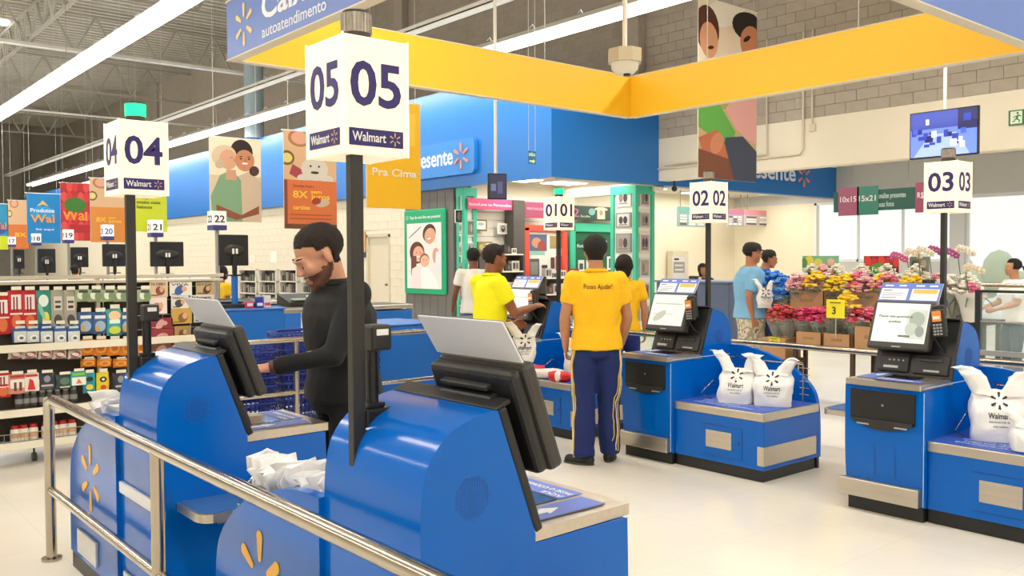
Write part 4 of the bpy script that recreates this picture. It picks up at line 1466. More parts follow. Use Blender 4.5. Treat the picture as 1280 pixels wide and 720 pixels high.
banner('plain yellow banner reading Pra Cima, behind the 05 lamp', (457, 122, 526, 262), 10.8, [('r', 0, 0, 1, 1, '#f5be12'), ('r', .1, .6, .9, .9, '#f8cf3c')], [('Pra Cima', .1, .3, .82, .1, '#f2ead8')])
banner('yellow banner with an orange panel reading 8X, behind the 04 lamp', (112, 222, 158, 303), 24.5, COOK[:5] + [('r', 0, 0, 1, .55, '#dc8a3a')], CT[:3])
banner('red tomato banner reading Feira Wal', (75, 228, 113, 301), 29, [('r', 0, 0, 1, 1, '#b92a2c')] + [('e', .12 + .19 * (i % 5), .08 + .17 * (i // 5), .11, .085, 0, ('#d8393a', '#c22d30', '#e0504a')[i % 3]) for i in range(30)] + [('e', .5, .62, .38, .13, 0, '#3e7c2c'), ('r', .3, .14, 1, .28, '#b5262a')],
       [('Feira', .25, .6, .5, .13, '#efe8d0'), ('Wal', .05, .36, .85, .26, '#f39a2e'), ('Tudo', .5, .24, .3, .05, '#efe8d0'), ('fresquinho', .36, .18, .5, .045, '#efe8d0')])
banner('bright blue banner reading Produtos Wal', (33, 241, 76, 304), 27, [('r', 0, 0, 1, 1, '#1583c6'), ('e', .48, .62, .36, .12, 0, '#2a9ad8'), ('p', [(.3, .74), (.48, .86), (.66, .74), (.48, .78)], '#f0b840')],
       [('Produtos', .1, .62, .72, .11, '#f0f0f2'), ('Wal', .1, .42, .72, .22, '#f49a2a'), ('Só aqui', .25, .26, .55, .05, '#e6eef6')])
banner('small orange cookie banner at the left edge', (10, 250, 36, 311), 31, COOK[:5] + [('r', 0, 0, 1, .5, '#dc7a3a')], [('8X', .3, .25, .6, .12, '#f6c83a')])
banner('teal and lime banner cut by the left edge', (-22, 254, 10, 312), 28, [('r', 0, 0, 1, 1, '#2790b8'), ('r', 0, 0, 1, .3, '#c8d628'), ('e', .6, .45, .4, .12, 0, '#3a55a0')], [('Wal', .3, .45, .65, .2, '#f0903a')])
banner('lime green banner with a blue chevron, behind lane sign 21', (166, 214, 209, 290), 20, [('r', 0, 0, 1, 1, '#ccd626'), ('p', [(.2, 1), (.9, 1), (.55, .78)], '#31418c')], [('Preços', .1, .55, .5, .07, '#55602a'), ('muito mais', .1, .47, .7, .07, '#55602a'), ('baixos', .1, .39, .45, .07, '#55602a')])
BIG = [('r', 0, 0, 1, 1, '#c4ad7c'), ('r', 0, .6, 1, 1, '#ecdcc6'), ('e', .45, .95, .35, .08, .3, '#f6efe6'), ('e', .14, .83, .2, .13, .1, '#5a2f20'), ('e', .17, .77, .15, .10, .1, '#dda27c'), ('e', .86, .90, .3, .085, 0, '#1d1412'), ('e', .9, .81, .2, .1, .2, '#d08a66'),
       ('e', .82, .83, .07, .014, .5, '#24160f'), ('e', .2, .73, .05, .01, .2, '#3a1c14'), ('r', 0, .4, 1, .62, '#a9a05c'), ('e', .5, .53, .3, .08, .4, '#7c9a48'), ('p', [(0, .28), (.0, .48), (.35, .42), (.62, .28), (.55, .18), (.2, .24)], '#5fa64a'), ('p', [(.45, .4), (.6, .5), (1, .55), (1, .22), (.8, .25), (.62, .3)], '#dfa6a0'),
       ('p', [(.3, .0), (.45, .24), (.75, .26), (1, .18), (1, 0)], '#3a4258'), ('p', [(.0, .22), (.3, .28), (.42, .22), (.5, .12), (.1, .1)], '#b9694a'), ('p', [(0, 0), (.6, 0), (.5, .12), (.0, .16)], '#7a4630'), ('e', .3, .2, .13, .05, .8, '#c98262')]
banner('tall banner of a couple reading a green book, crossed by the yellow frame', (873, -6, 945, 228), 9.1, BIG, (), strings=True)

# ================================================================ FASCIA SIGNS, TVS, CAMERA
def fascia_sign(label, n, loc, w, h, txt_, tw_, size, burst_x, board=True):
    t = thing('fascia_sign', label, 'sign', loc, 0)
    T = plane_at(n, (0, 0, 0))
    if board:
        mb = MB()
        r = .12
        poly = []
        for cx, cy, a0 in ((w - r, h - r, 0), (r, h - r, 90), (r, r, 180), (w - r, r, 270)):
            for i in range(6):
                a = math.radians(a0 + 18 * i)
                poly.append((cx + r * math.cos(a), cy + r * math.sin(a)))
        vs = [T @ V3(x, y, 0) for x, y in poly] + [T @ V3(x, y, .09) for x, y in poly]
        k = len(poly)
        mb.add(vs, [(i, (i + 1) % k, k + (i + 1) % k, k + i) for i in range(k)]).add(vs[k:], [tuple(range(k))])
        mb.build('board', M('#2a82d4', .35), t)
    text(txt_, size, M('#dfe9f6', .5), T @ Matrix.Translation((burst_x[1], h * .33, .095)), t, 'lettering', .018, tw_)
    burst(burst_x[2], M('#e08a68', .5), T @ Matrix.Translation((burst_x[0], h * .52, .095)), t, 'burst_emblem', .02, .22)
    return t


a = pix(597, 218, 0, XB - .13)
fascia_sign('blue raised sign ending in Presente on the blue fascia', 'x-', (XB - .125, a.y + 3.4, 3.36), 3.4, .72, 'Foto Presente', 2.55, .5, (2.97, .12, .27))
a = pix(1001, 221, 1, YB - .14)
fascia_sign('white Presente lettering on the blue fascia under the cream beam', 'y-', (a.x - 3.0, YB - .125, 3.2), 3.4, .75, 'Presente', 2.3, .55, (3.0, .35, .27), False)


def tv(label, loc, rz, w, h, screen, pole_top, name='hanging_television', pole_dx=0, tilt=0):
    t = thing(name, label, 'television', loc, rz)
    MB().rbox(-w / 2, w / 2, 0, .05, -h / 2, h / 2, .006).build('casing', BLACK, t)
    T = plane_at('y-', (-w / 2 + .015, -.001, -h / 2 + .02))
    art(t, 'screen', T, w - .03, h - .035, screen, .0008, .3, .9)
    MB().cyl((pole_dx, .09, -.05), (pole_dx, .09, pole_top - loc[2]), .022, n=10).box(pole_dx - .05, pole_dx + .05, .05, .09, -.06, .06).build('pole', WHITE, t)
    return t


rnd = random.Random(4)
SCRN = [('r', 0, 0, 1, 1, '#5f7be0'), ('r', 0, .62, 1, 1, '#3a4a9c'), ('r', .72, .55, 1, 1, '#262b58'), ('p', [(.05, 0), (.9, 0), (.7, .5), (.3, .5)], '#8fa6f4')]
for i in range(22):
    x, y = rnd.random() * .9, .15 + rnd.random() * .6
    SCRN.append(('r', x, y, x + .05 + rnd.random() * .08, y + .05 + rnd.random() * .12, rnd.choice(['#2c3ca0', '#243284', '#c4cffa', '#4157c0', '#1c2560'])))
a, b_ = pix(1137, 170, 0, 11.5), pix(1223, 163, 0, 11.5)
tv('television showing the store in blue tones, hanging at the upper right', (11.5, (a.y + b_.y) / 2, (a.z + b_.z) / 2 - .0), math.radians(-90), abs(a.y - b_.y), .60, SCRN, 9.7, pole_dx=-.02)
a = pix(622, 233, 1, 9.6)
tv('small dark television hanging edge-on below the blue fascia', (a.x, 9.6, a.z), math.radians(-22), .27, .36, [('r', 0, 0, 1, 1, '#2c2f48'), ('r', .1, .3, .4, .6, '#5a6484'), ('r', .5, .2, .8, .7, '#464c6c')], 6.0)
a = pix(781, 78, 1, 4.4)
t = thing('ceiling_camera', 'white ceiling camera on a rod in front of the yellow frame corner', 'camera', tuple(a))
MB().prism([(.125 * math.cos(math.radians(22.5 + 45 * i)), .125 * math.sin(math.radians(22.5 + 45 * i))) for i in range(8)], 2, -.005, .09).build('housing', M('#cdc3ad', .5), t)
MB().loft([((0, 0, -.005), .1, .1), ((0, 0, -.05), .095, .095), ((0, 0, -.085), .06, .06)], 20).build('dome', M('#e9e3d6', .4), t)
MB().cyl((0, -.02, -.078), (0, -.02, -.1), .025).build('lens', BLACK, t)
MB().cyl((0, 0, .09), (0, 0, 9.7 - a.z), .018, n=10).build('rod', WHITE, t)
a = pix(665, 197, 1, 9.3)
t = thing('exit_sign', 'tiny hanging sign reading SAÍDA with an arrow in front of the blue fascia', 'sign', tuple(a))
MB().box(-.07, .07, 0, .004, -.09, .09).build('panel', M('#2a6a5a', .3, 0, '', .0, 20, .1, 0, 0, .35), t)
text('SAÍDA', .06, M('#d8f0a0', .4, 0, '', .5), plane_at('y-', (-.06, -.003, .02)), t, 'lettering', .01, .12)
MB().prism([(-.05, -.04), (.02, -.04), (.02, -.02), (.055, -.05), (.02, -.08), (.02, -.06), (-.05, -.06)], 1, -.004, -.002).build('arrow', M('#d8f0a0', .4, 0, '', .5), t)
for x in (-.06, .06):
    MB().cyl((x, 0, .09), (x, 0, 9.6 - a.z), .003, n=4).build('wire', WHITE, t)
a = pix(1261, 148, 0, XW - .02)
t = thing('exit_sign', 'green running-man exit sign on the cream beam at the right edge', 'sign', (XW - .02, a.y, a.z), 0)
MB().box(-.01, .0, -.45, 0, -.11, .11).build('panel', M('#1f7a3c', .4), t)
art(t, 'pictogram', plane_at('x-', (-.012, 0, -.11)), .45, .22, [('r', .06, .08, .42, .92, '#dfe9d8'), ('e', .28, .78, .035, .08, 0, '#1f7a3c'), ('p', [(.2, .35), (.27, .68), (.33, .66), (.28, .4)], '#1f7a3c'), ('p', [(.26, .45), (.36, .3), (.34, .15), (.31, .15), (.32, .28), (.22, .38)], '#1f7a3c'), ('p', [(.22, .42), (.2, .22), (.12, .2), (.12, .25), (.17, .28), (.2, .45)], '#1f7a3c'), ('p', [(.25, .62), (.14, .55), (.15, .5), (.27, .56)], '#1f7a3c'), ('p', [(.3, .62), (.38, .52), (.4, .56), (.32, .68)], '#1f7a3c')], .001)
a = pix(817, 195, 1, YB - .5)
t = thing('wall_camera', 'small dark security camera under the cream beam end', 'camera', tuple(pix(843, 236, 1, YB - .3)))
MB().sph((0, 0, 0), .06).cyl((0, 0, .04), (0, 0, .3), .02, n=8).build('camera_body', BLACK, t)

# ================================================================ POSTER ON THE PILLAR
a, b_ = pix(507, 265, 0, XB - .04), pix(559, 367, 0, XB - .04)
w, h = a.y - b_.y, a.z - b_.z + .05
t = thing('framed_poster', 'green-framed poster of a smiling family on the grey pillar', 'poster', (XB - .03, a.y, b_.z - .03), 0)
mb = MB()
mb.rbox(-.06, .0, -w, 0, 0, h, .03)
mb.build('frame', M('#0fa673', .4), t)
art(t, 'family_print', plane_at('x-', (-.062, -.13, .12)), w - .26, h - .42, [('r', 0, 0, 1, 1, '#e6e2e2'), ('e', .3, .55, .22, .17, 0, '#5a2c1c'), ('e', .34, .53, .16, .12, 0, '#e0a88c'), ('r', .12, .2, .28, .5, '#6b3624'), ('e', .66, .84, .19, .14, .2, '#4a2c20'), ('e', .68, .80, .16, .12, .2, '#d8a083'), ('e', .52, .44, .14, .10, 0, '#8a5a40'), ('e', .53, .42, .125, .09, 0, '#e6b498'),
    ('p', [(.1, 0), (.15, .3), (.4, .38), (.5, .2), (.5, 0)], '#eadcdc'), ('p', [(.42, 0), (.4, .3), (.6, .34), (.8, .2), (.95, 0)], '#f2eeee'), ('e', .85, .5, .1, .12, 0, '#d8a083'), ('p', [(.8, .2), (1, .25), (1, .6), (.85, .55)], '#dfe2e8'), ('e', .34, .49, .05, .012, 0, '#f6f0f0'), ('e', .66, .76, .05, .012, .2, '#f6f0f0'),
    ('p', [(.05, .78), (.42, .95), (.43, .94), (.06, .77)], '#555555'), ('e', .29, .55, .015, .008, 0, '#3a2018'), ('e', .4, .55, .015, .008, 0, '#3a2018'), ('e', .49, .44, .012, .007, 0, '#3a2018'), ('e', .58, .44, .012, .007, 0, '#3a2018')], .001)
text('Faça de uma foto um presente!', .1, M('#e6f6ee', .5), plane_at('x-', (-.064, -.26, h - .2)), t, 'lettering', .01, w - .42)
burst(.055, M('#e6f6ee', .5), plane_at('x-', (-.064, -.15, h - .17)), t, 'burst_emblem', .002, .2)

# ================================================================ CHECKOUT GONDOLA (left)
GY = 7.85
t = thing('merchandise_rack', 'long checkout rack of snacks and magazines at the left', 'shelf', (0, GY, 0))
gx0, gx1 = .9, 3.12
RKM = M('#c8bfae', .35, .5)
MB().box(gx0, gx1, .06, .40, .12, 1.40).build('back_panel', M('#3b332b', .7), t)
MB().rbox(gx0 - .05, gx1 + .05, -.04, .5, 1.40, 1.425, .004).rbox(gx0 - .05, gx1 + .05, -.05, -.03, 1.44, 1.47, .004).build('top_ledge', RKM, t)
for z, d_, nm in ((.92, -.12, 0), (.42, -.14, 1), (.17, -.16, 2)):
    s_ = MB().rbox(gx0, 3.1 if nm == 0 else 2.2, d_, .06, z - .015, z, .003).build('shelf', RKM, t)
    MB().rbox(gx0, 3.1 if nm == 0 else 2.2, d_ - .01, d_, z - .04, z + .02, .003).build('price_rail', M('#e8e0cc', .4), s_)
for x in (gx0 + .02, 2.12, gx1 - .02):
    MB().box(x - .015, x + .015, -.0, .06, .1, 1.44).build('upright', RKM, t)
for x in (1.2, 1.6, 2.1, 2.9):
    MB().cyl((x, -.02, .035), (x + .03, -.02, .035), .035, n=12).cyl((x + .015, -.02, .04), (x + .015, -.02, .14), .008, n=6).build('castor', M('#4b4640', .5), t)
wr = MB()
for x in [2.15 + i * .24 for i in range(5)]:
    wr.cyl((x, -.03, .93), (x, -.03, 1.44), .004, n=5)
for z in (1.0, 1.12, 1.25, 1.36):
    wr.cyl((2.12, -.03, z), (3.12, -.03, z), .003, n=5)
wr.build('wire_front', SIL, t)['kind'] = 'stuff'

PR = {}


def pouch(key, w, h, d, col, accents, card='#e9e3d0', rough=.35):
    """hanging packet: pillow body, printed shapes, header card and price tag"""
    t = thing('hanging_packet', 'packet', 'packet', (0, 0, 0))
    mb = MB()
    n = 8
    rows = []
    for i in range(9):
        f = i / 8
        k = math.sin(math.pi * min(1, max(0, f))) ** .5
        rows.append(((0, 0, h * f), w / 2 * (.96 + .04 * k), max(.002, d / 2 * k), None, .75))
    mb.loft(rows, 16)
    crumple(mb, .006, 22, sum(map(ord, key)))
    mb.build('packet_body', M(col, rough), t)
    art(t, 'print', plane_at('y-', (-w / 2 + .004, -d / 2 - .001, .0)), w - .008, h, accents, .001)
    MB().box(-w * .3, w * .3, -d / 2 - .014, -d / 2 - .012, h + .004, h + .034).build('price_tag', M(card, .5), t)
    PR[key] = t
    return t


used_ = set()


def hang(key, xpx, ypx_top, ypx_bot, label, group, yoff=-.03, z=None, sc=1):
    """place a packet seen between two pixel rows on the rack front"""
    a = pix(xpx, ypx_top, 1, GY + yoff)
    b2 = pix(xpx, ypx_bot, 1, GY + yoff)
    p0 = PR[key]
    H_ = HT_[key]
    k = (a.z - b2.z) / H_
    if key not in used_:
        used_.add(key)
        p0.location = (a.x, GY + yoff, b2.z)
        p0.scale = (sc, sc, k)
        p0['label'], p0['group'] = label, group
        return p0
    return dup(p0, (a.x, GY + yoff, b2.z), 0, label, group, (sc, sc, k))


HT_ = {}
SPEC = {
    'red': (.115, .34, .05, '#c8202a', [('r', .18, .55, .82, .9, '#e9e0dc'), ('r', .3, .5, .4, .85, '#8a1a20'), ('r', .5, .5, .6, .85, '#8a1a20'), ('e', .5, .25, .3, .18, 0, '#d86a3a'), ('r', .1, .42, .9, .46, '#f0dcd0')]),
    'teal': (.11, .33, .05, '#2f8f86', [('e', .45, .75, .35, .15, 0, '#e2ede4'), ('e', .6, .3, .25, .18, 0, '#e8d84a'), ('r', .1, .05, .9, .2, '#28408c'), ('e', .3, .5, .15, .2, .3, '#7fc0b4')]),
    'grey': (.105, .33, .05, '#a9a396', [('r', .2, .5, .8, .85, '#d8d4c8'), ('r', .3, .55, .7, .62, '#3c3a36'), ('e', .5, .25, .3, .14, 0, '#4a4844'), ('r', .28, .68, .72, .74, '#55524c')]),
    'mint': (.12, .10, .05, '#9fb08c', [('e', .3, .5, .2, .3, .3, '#e0e8d4'), ('e', .65, .45, .25, .35, 0, '#7c9468'), ('r', .2, .75, .8, .95, '#4b4f44')]),
    'bluebag': (.125, .17, .05, '#3c6396', [('e', .5, .35, .35, .25, 0, '#9db4cc'), ('r', .15, .7, .85, .85, '#dfe4ea'), ('e', .3, .25, .15, .15, 0, '#c9a060')]),
    'tealy': (.125, .20, .05, '#3fb0ae', [('e', .5, .75, .4, .18, 0, '#f0c8a0'), ('e', .5, .2, .4, .15, 0, '#c8d850'), ('r', .15, .45, .85, .6, '#e6f2ee')]),
    'bw': (.105, .17, .06, '#2b5f9e', [('r', .05, .02, .95, .62, '#d4dad8'), ('e', .55, .25, .3, .17, 0, '#f4f4f0'), ('e', .58, .25, .16, .08, 0, '#5b6f84'), ('r', .15, .78, .85, .9, '#c4d6ea')]),
    'box': (.105, .09, .06, '#e6ded6', [('e', .5, .5, .4, .3, .3, '#b05a5a'), ('e', .5, .5, .3, .16, -.3, '#f0e8e2'), ('r', .1, .05, .9, .2, '#7a6a60')]),
    'orange': (.12, .155, .05, '#ef8d1c', [('e', .5, .45, .38, .3, 0, '#f6b04a'), ('e', .5, .45, .24, .18, 0, '#e2761a'), ('r', .1, .85, .9, .95, '#f9d27a')]),
    'pinkcard': (.13, .19, .03, '#d98a7a', [('r', .1, .3, .9, .75, '#f0e6dc'), ('r', .3, .15, .45, .6, '#5a3a30'), ('r', .6, .15, .75, .6, '#5a3a30'), ('r', .1, .85, .9, .95, '#b8322c')]),
    'redwhite': (.11, .18, .03, '#ece4dc', [('p', [(.2, .1), (.75, .1), (.6, .6), (.35, .7)], '#d02a2a'), ('r', .1, .8, .9, .92, '#c8242a')]),
    'dark': (.13, .17, .04, '#2c2f3c', [('e', .5, .65, .2, .2, 0, '#8a8f9c'), ('r', .15, .2, .85, .32, '#b8b4b0'), ('r', .2, .08, .8, .14, '#565a84')]),
    'darkgreen': (.13, .16, .04, '#2a4038', [('e', .5, .55, .3, .25, 0, '#5a7868'), ('r', .2, .1, .8, .2, '#c8c8b4')]),
    'tealcard': (.125, .16, .02, '#38a2a8', [('r', .05, .05, .95, .6, '#eae8de'), ('p', [(.3, .15), (.7, .15), (.5, .5)], '#d8703a'), ('r', .1, .72, .9, .9, '#78c840')]),
    'yellow': (.10, .18, .04, '#e6cc1a', [('e', .5, .65, .3, .14, 0, '#22221e'), ('e', .5, .25, .25, .12, 0, '#c83a28'), ('e', .5, .65, .14, .06, 0, '#e8e4da')]),
    'cyan': (.10, .19, .04, '#1f98a8', [('e', .5, .7, .3, .12, 0, '#22302e'), ('e', .5, .3, .3, .14, 0, '#e6d040')]),
}
for k_, (w_, h_, d_, c_, ac) in SPEC.items():
    HT_[k_] = h_
    pouch(k_, w_, h_, d_, c_, ac)
G = lambda s: 'packets hanging on the checkout rack, ' + s
for x in (19, 36):
    hang('red', x, 363, 415, 'tall red packet with white print, top row of the rack', G('top row'))
hang('red', 2, 370, 418, 'red packet cut by the left edge of the photo', G('top row'))
hang('teal', 54, 363, 414, 'tall teal and yellow packet beside the red ones', G('top row'))
for x in (71, 87):
    hang('grey', x, 363, 412, 'tall grey packet with dark print, top row', G('top row'))
for x in (103, 119, 136, 151, 180):
    hang('mint', x, 362, 377, 'squat mint green packet on the upper right row', G('mint row'), -.05)
for x in (24, 40, 57, 74, 91):
    hang('bw', x, 405, 428, 'blue and white pouch on the second row', G('second row'))
for x in (106, 124, 158):
    hang('bluebag', x, 390, 417, 'dark blue snack bag below the mint packets', G('blue bags'))
hang('tealy', 142, 386, 419, 'teal and lime snack bag with an orange spot', G('blue bags'))
for x in (19, 37, 56, 74, 93):
    hang('box', x, 436, 449, 'small white and pink box on the third row', G('third row'), -.05)
for x in (108, 125, 142, 158, 176):
    hang('orange', x, 424, 444, 'orange packet with a round emblem above the rail', G('orange row'))
for x in (110, 130, 150):
    hang('orange', x, 448, 459, 'orange packet peeking below the middle rail', G('orange lower row'), -.02)
hang('red', 3, 466, 497, 'bright red packet at the left edge below the rail', G('lower row'), -.10)
hang('pinkcard', 21, 468, 492, 'pink card packet with dark figures, leaning forward', G('lower row'), -.12)
hang('redwhite', 39, 466, 489, 'white packet with a red shape, lower row', G('lower row'), -.12)
hang('dark', 58, 466, 487, 'dark navy packet with pale lettering, lower row', G('lower row'), -.08)
hang('darkgreen', 80, 468, 486, 'dark green packet, lower row', G('lower row'), -.08)
hang('tealcard', 98, 464, 482, 'teal card packet with a white panel', G('lower row'), -.10)
hang('cyan', 111, 466, 491, 'cyan packet with a yellow spot', G('lower row'), -.08)
hang('yellow', 128, 465, 490, 'yellow packet with black and red ovals', G('lower row'), -.08)
hang('dark', 150, 466, 488, 'dark packet beside the yellow one, near kiosk 04', G('lower row'), -.08)


def bottle(label, x, y, z, body, cap_, grp, r=.035, h=.12, first=[None]):
    t = thing('bottle', label, 'bottle', (x, y, z), 0, grp)
    MB().loft([((0, 0, 0), r, r), ((0, 0, h * .68), r, r), ((0, 0, h * .78), r * .8, r * .8)], 12).build('bottle_body', M(body, .35), t)
    MB().cyl((0, 0, h * .77), (0, 0, h), r * .78, n=12).build('cap', M(cap_, .4), t)
    MB().loft([((0, 0, h * .2), r * 1.02, r * 1.02), ((0, 0, h * .5), r * 1.02, r * 1.02)], 12, True, False).build('label_band', M('#e8b98a' if cap_ == '#b8242a' else '#8a8a86', .5), t)
    return t


b0 = bottle('white bottle with a red cap in the bottom bin of the rack', 0, 0, 0, '#efe6d8', '#b8242a', 'red-capped bottles on the bottom shelf')
for i, xp in enumerate((30, 42, 58, 68, 79, 90, 19)):
    a = pix(xp, 555, 1, GY - .06)
    if i == 0:
        b0.location = (a.x, GY - .06, .185)
    else:
        dup(b0, (a.x, GY - .06, .185))
b1 = bottle('dark bottle with a grey cap standing behind the handrail corner', 0, 0, 0, '#3a3836', '#8e8a84', 'dark bottles on the lower shelf', .03, .13)
for i, xp in enumerate((24, 33, 42, 53, 62, 72, 82, 92)):
    a = pix(xp, 515, 1, GY - .05)
    if i == 0:
        b1.location = (a.x, GY - .05, .445)
    else:
        dup(b1, (a.x, GY - .05, .445))
bn = MB()
for z in (.19, .25):
    bn.tube([(1.25, GY - .13, z), (1.95, GY - .13, z)], .004, 5)
for i in range(16):
    bn.cyl((1.25 + i * .046, GY - .13, .175), (1.25 + i * .046, GY - .13, .25), .0025, n=4)
tag(bn.build('wire_bin', SIL), 'low wire bin front holding the red-capped bottles', 'rack')
# magazines
MAG = [((187, 352, 210, 371), '#d9bfa0', '#8a4a3a', 'TV OPRO'), ((212, 353, 240, 369), '#e6e2d8', '#3c62a4', 'VIVA'), ((245, 353, 268, 368), '#b9a680', '#54321e', 'ISTOE'),
       ((187, 372, 209, 392), '#e8d9d4', '#c87868', ''), ((214, 370, 236, 385), '#e4ded4', '#444444', 'TAPIOCA'), ((238, 369, 268, 384), '#d6d2c8', '#6a6a70', 'Nova'),
       ((214, 386, 240, 404), '#c8a050', '#8a6030', ''), ((242, 385, 268, 402), '#b4c0cc', '#4c6488', ''), ((187, 398, 216, 410), '#8a2a36', '#d8a0a0', ''), ((187, 412, 217, 428), '#9a3440', '#dcb0a8', ''), ((218, 408, 238, 422), '#b08a58', '#705030', ''), ((218, 424, 250, 436), '#c8bca8', '#6a5a4a', ''), ((187, 430, 214, 440), '#7a4a40', '#caa090', '')]
for k, (rc, c1, c2, s_) in enumerate(MAG):
    a, b2 = pix(rc[0], rc[1], 1, GY - .06), pix(rc[2], rc[3], 1, GY - .06)
    w, h = b2.x - a.x, a.z - b2.z
    where = ('first', 'second', 'third', 'fourth', 'fifth', 'sixth', 'seventh', 'eighth', 'ninth', 'tenth', 'eleventh', 'twelfth', 'thirteenth')[k]
    lbl = {0: 'magazine with a tan face cover, top left of the magazines', 1: 'white and blue magazine reading VIVA', 2: 'magazine with a brown title block, top right', 3: 'pale pink magazine under the tan one', 4: 'magazine reading TAPIOCA', 4: 'magazine reading TAPIOCA below the white and blue one', 5: 'grey magazine in the second row right',
           6: 'golden cover magazine beside the grey paper sheet', 7: 'pale blue magazine near kiosk 04 card', 8: 'dark red magazine, upper of two red ones', 9: 'dark red magazine, lower of two red ones', 10: 'brown magazine below the golden one', 11: 'beige magazine at the bottom by the kiosk hood', 12: 'reddish brown magazine lowest at the left'}[k]
    t = thing('magazine', lbl, 'magazine', (a.x, GY - .06, b2.z), 0, 'magazines on the checkout rack')
    MB().box(0, w, .0, .008, 0, h).build('pages', M(c1, .4), t)
    rr = random.Random(k)
    art(t, 'cover_print', plane_at('y-', (0, 0, 0)), w, h, [('r', 0, 0, 1, 1, c1), ('e', .4 + rr.random() * .2, .4, .25, .3, rr.random(), c2), ('r', .08, .08, .5, .16, c2), ('e', .65, .5, .12, .2, 0, '#d9a486')], .001, .35)
    if s_:
        text(s_, h * .25, M('#3a3430', .5), plane_at('y-', (w * .06, -.003, h * .74)), t, 'lettering', .01, w * .8)

# ================================================================ STAFFED LANES
GP = M('#a7a7a2', .4, .4)
LN = {22: (271, 264, 286, 12.5, (274, 293, 311, 332)), 21: (194, 275, 295, 15.9, (188, 302, 230, 333)), 20: (134, 281, 299, 19.2, (128, 305, 158, 333)), 19: (85, 287, 303, 22.6, (88, 309, 111, 334)), 18: (45, 292, 306, 26.0, (47, 311, 70, 341)), 17: (14, 296, 308, 29.5, (17, 312, 31, 336))}
for n_, (xp, yt, yb, Yl, mr) in LN.items():
    a, b2 = pix(xp, yt, 1, Yl), pix(xp, yb, 1, Yl)
    w, h = .22, a.z - b2.z
    t = thing('lane_sign', 'white square number sign on a grey pole over the staffed lanes', 'sign', (a.x, Yl, 0), 0, 'numbered signs of the staffed lanes')
    MB().cyl((0, 0, 0), (0, 0, b2.z), .03, n=10).build('pole', GP, t)
    MB().box(-.1, .1, -.1, .1, b2.z, a.z).build('sign_box', M('#efeeea', .5, 0, '', .25), t)
    MB().box(-.103, .103, -.103, .103, b2.z - .02, b2.z + h * .2).build('base_band', M('#3a3c7c', .5), t)
    for fc, p_ in (('y-', (0, -.102, 0)), ('x-', (-.102, 0, 0))):
        text(str(n_), h * .55, M('#2a2a34' if n_ != 20 else '#2a50b0', .5), plane_at(fc, p_) @ Matrix.Translation((0, b2.z + h * .36, 0)), t, 'number', .02, .15, 'CENTER')
    Ym = 11.72 if n_ == 22 else Yl - .3
    a, b2 = pix(mr[0], mr[1], 1, Ym), pix(mr[2], mr[3], 1, Ym)
    t = thing('checkout_monitor', 'black monitor seen from behind under the hanging banners', 'monitor', ((a.x + b2.x) / 2, Ym, b2.z), 0, 'monitors of the staffed lanes')
    w, h = b2.x - a.x, a.z - b2.z
    MB().rbox(-w / 2, w / 2, 0, .05, 0, h, .012).build('casing', BLACK, t)
    MB().loft([((0, -.0, h * .5), w * .36, h * .2, Matrix.Rotation(math.pi / 2, 4, 'X')), ((0, -.05, h * .5), w * .25, h * .12, Matrix.Rotation(math.pi / 2, 4, 'X'))], 16).build('rear_bulge', BLACK2, t)
    MB().rbox(-.03, .03, -.03, .02, -.12, h * .5, .01).rbox(-.1, .1, -.08, .1, -.14, -.12, .01).build('stand', BLACK, t)
    MB().cyl((0, 0, .87 - b2.z + (.07 if n_ == 22 else 0)), (0, 0, -.13), .045 if n_ == 22 else .02, n=12).build('mast', M('#1567bd', .4) if n_ == 22 else BLACK, t)
    MB().box(-.05, -.02, -.056, -.052, h * .38, h * .55).box(0, .03, -.056, -.052, h * .38, h * .55).build('sticker', WHITE, t)


CTB = M('#1567bd', .4)


def counter(label, x0, y0, L=2.9, D=.8, zt=.86):
    t = thing('checkout_counter', label, 'counter', (x0, y0, 0), 0, 'staffed checkout counters')
    MB().rbox(.0, .85, 0, D, .08, zt, .02).rbox(1.5, L, 0, D, .08, zt - .08, .02).build('body', CTB, t)
    MB().box(.85, 1.5, .1, D, .08, .5).build('recess', M('#15181c', .6), t)
    MB().box(.02, L - .02, .03, D - .03, 0, .08).build('kick_plate', BLACK, t)
    MB().rbox(.8, L, -.02, D + .02, zt - .06, zt + .0, .01).build('steel_rim', STEEL, t)
    MB().box(.9, L - .06, .08, D - .08, zt, zt + .006).build('conveyor_belt', M('#6b665e', .6), t)
    MB().rbox(-.02, .83, -.01, D + .01, zt, zt + .02, .006).build('top', M('#2a6ab8', .4), t)
    return t


c1_ = counter('blue counter carrying the nearest monitor on a blue mast, left of the man in black', 4.62, 11.3, 2.9, .8, .92)
c2_ = counter('blue checkout counter with a long belt, right of the man in black', 5.05, 8.25, 2.9, .9, .86)
for k, (x, y) in enumerate(((4.75, 15.2), (4.75, 18.5), (4.75, 21.9), (4.75, 25.3), (4.75, 28.8))):
    counter('blue checkout counter mostly hidden behind the snack rack', x, y)
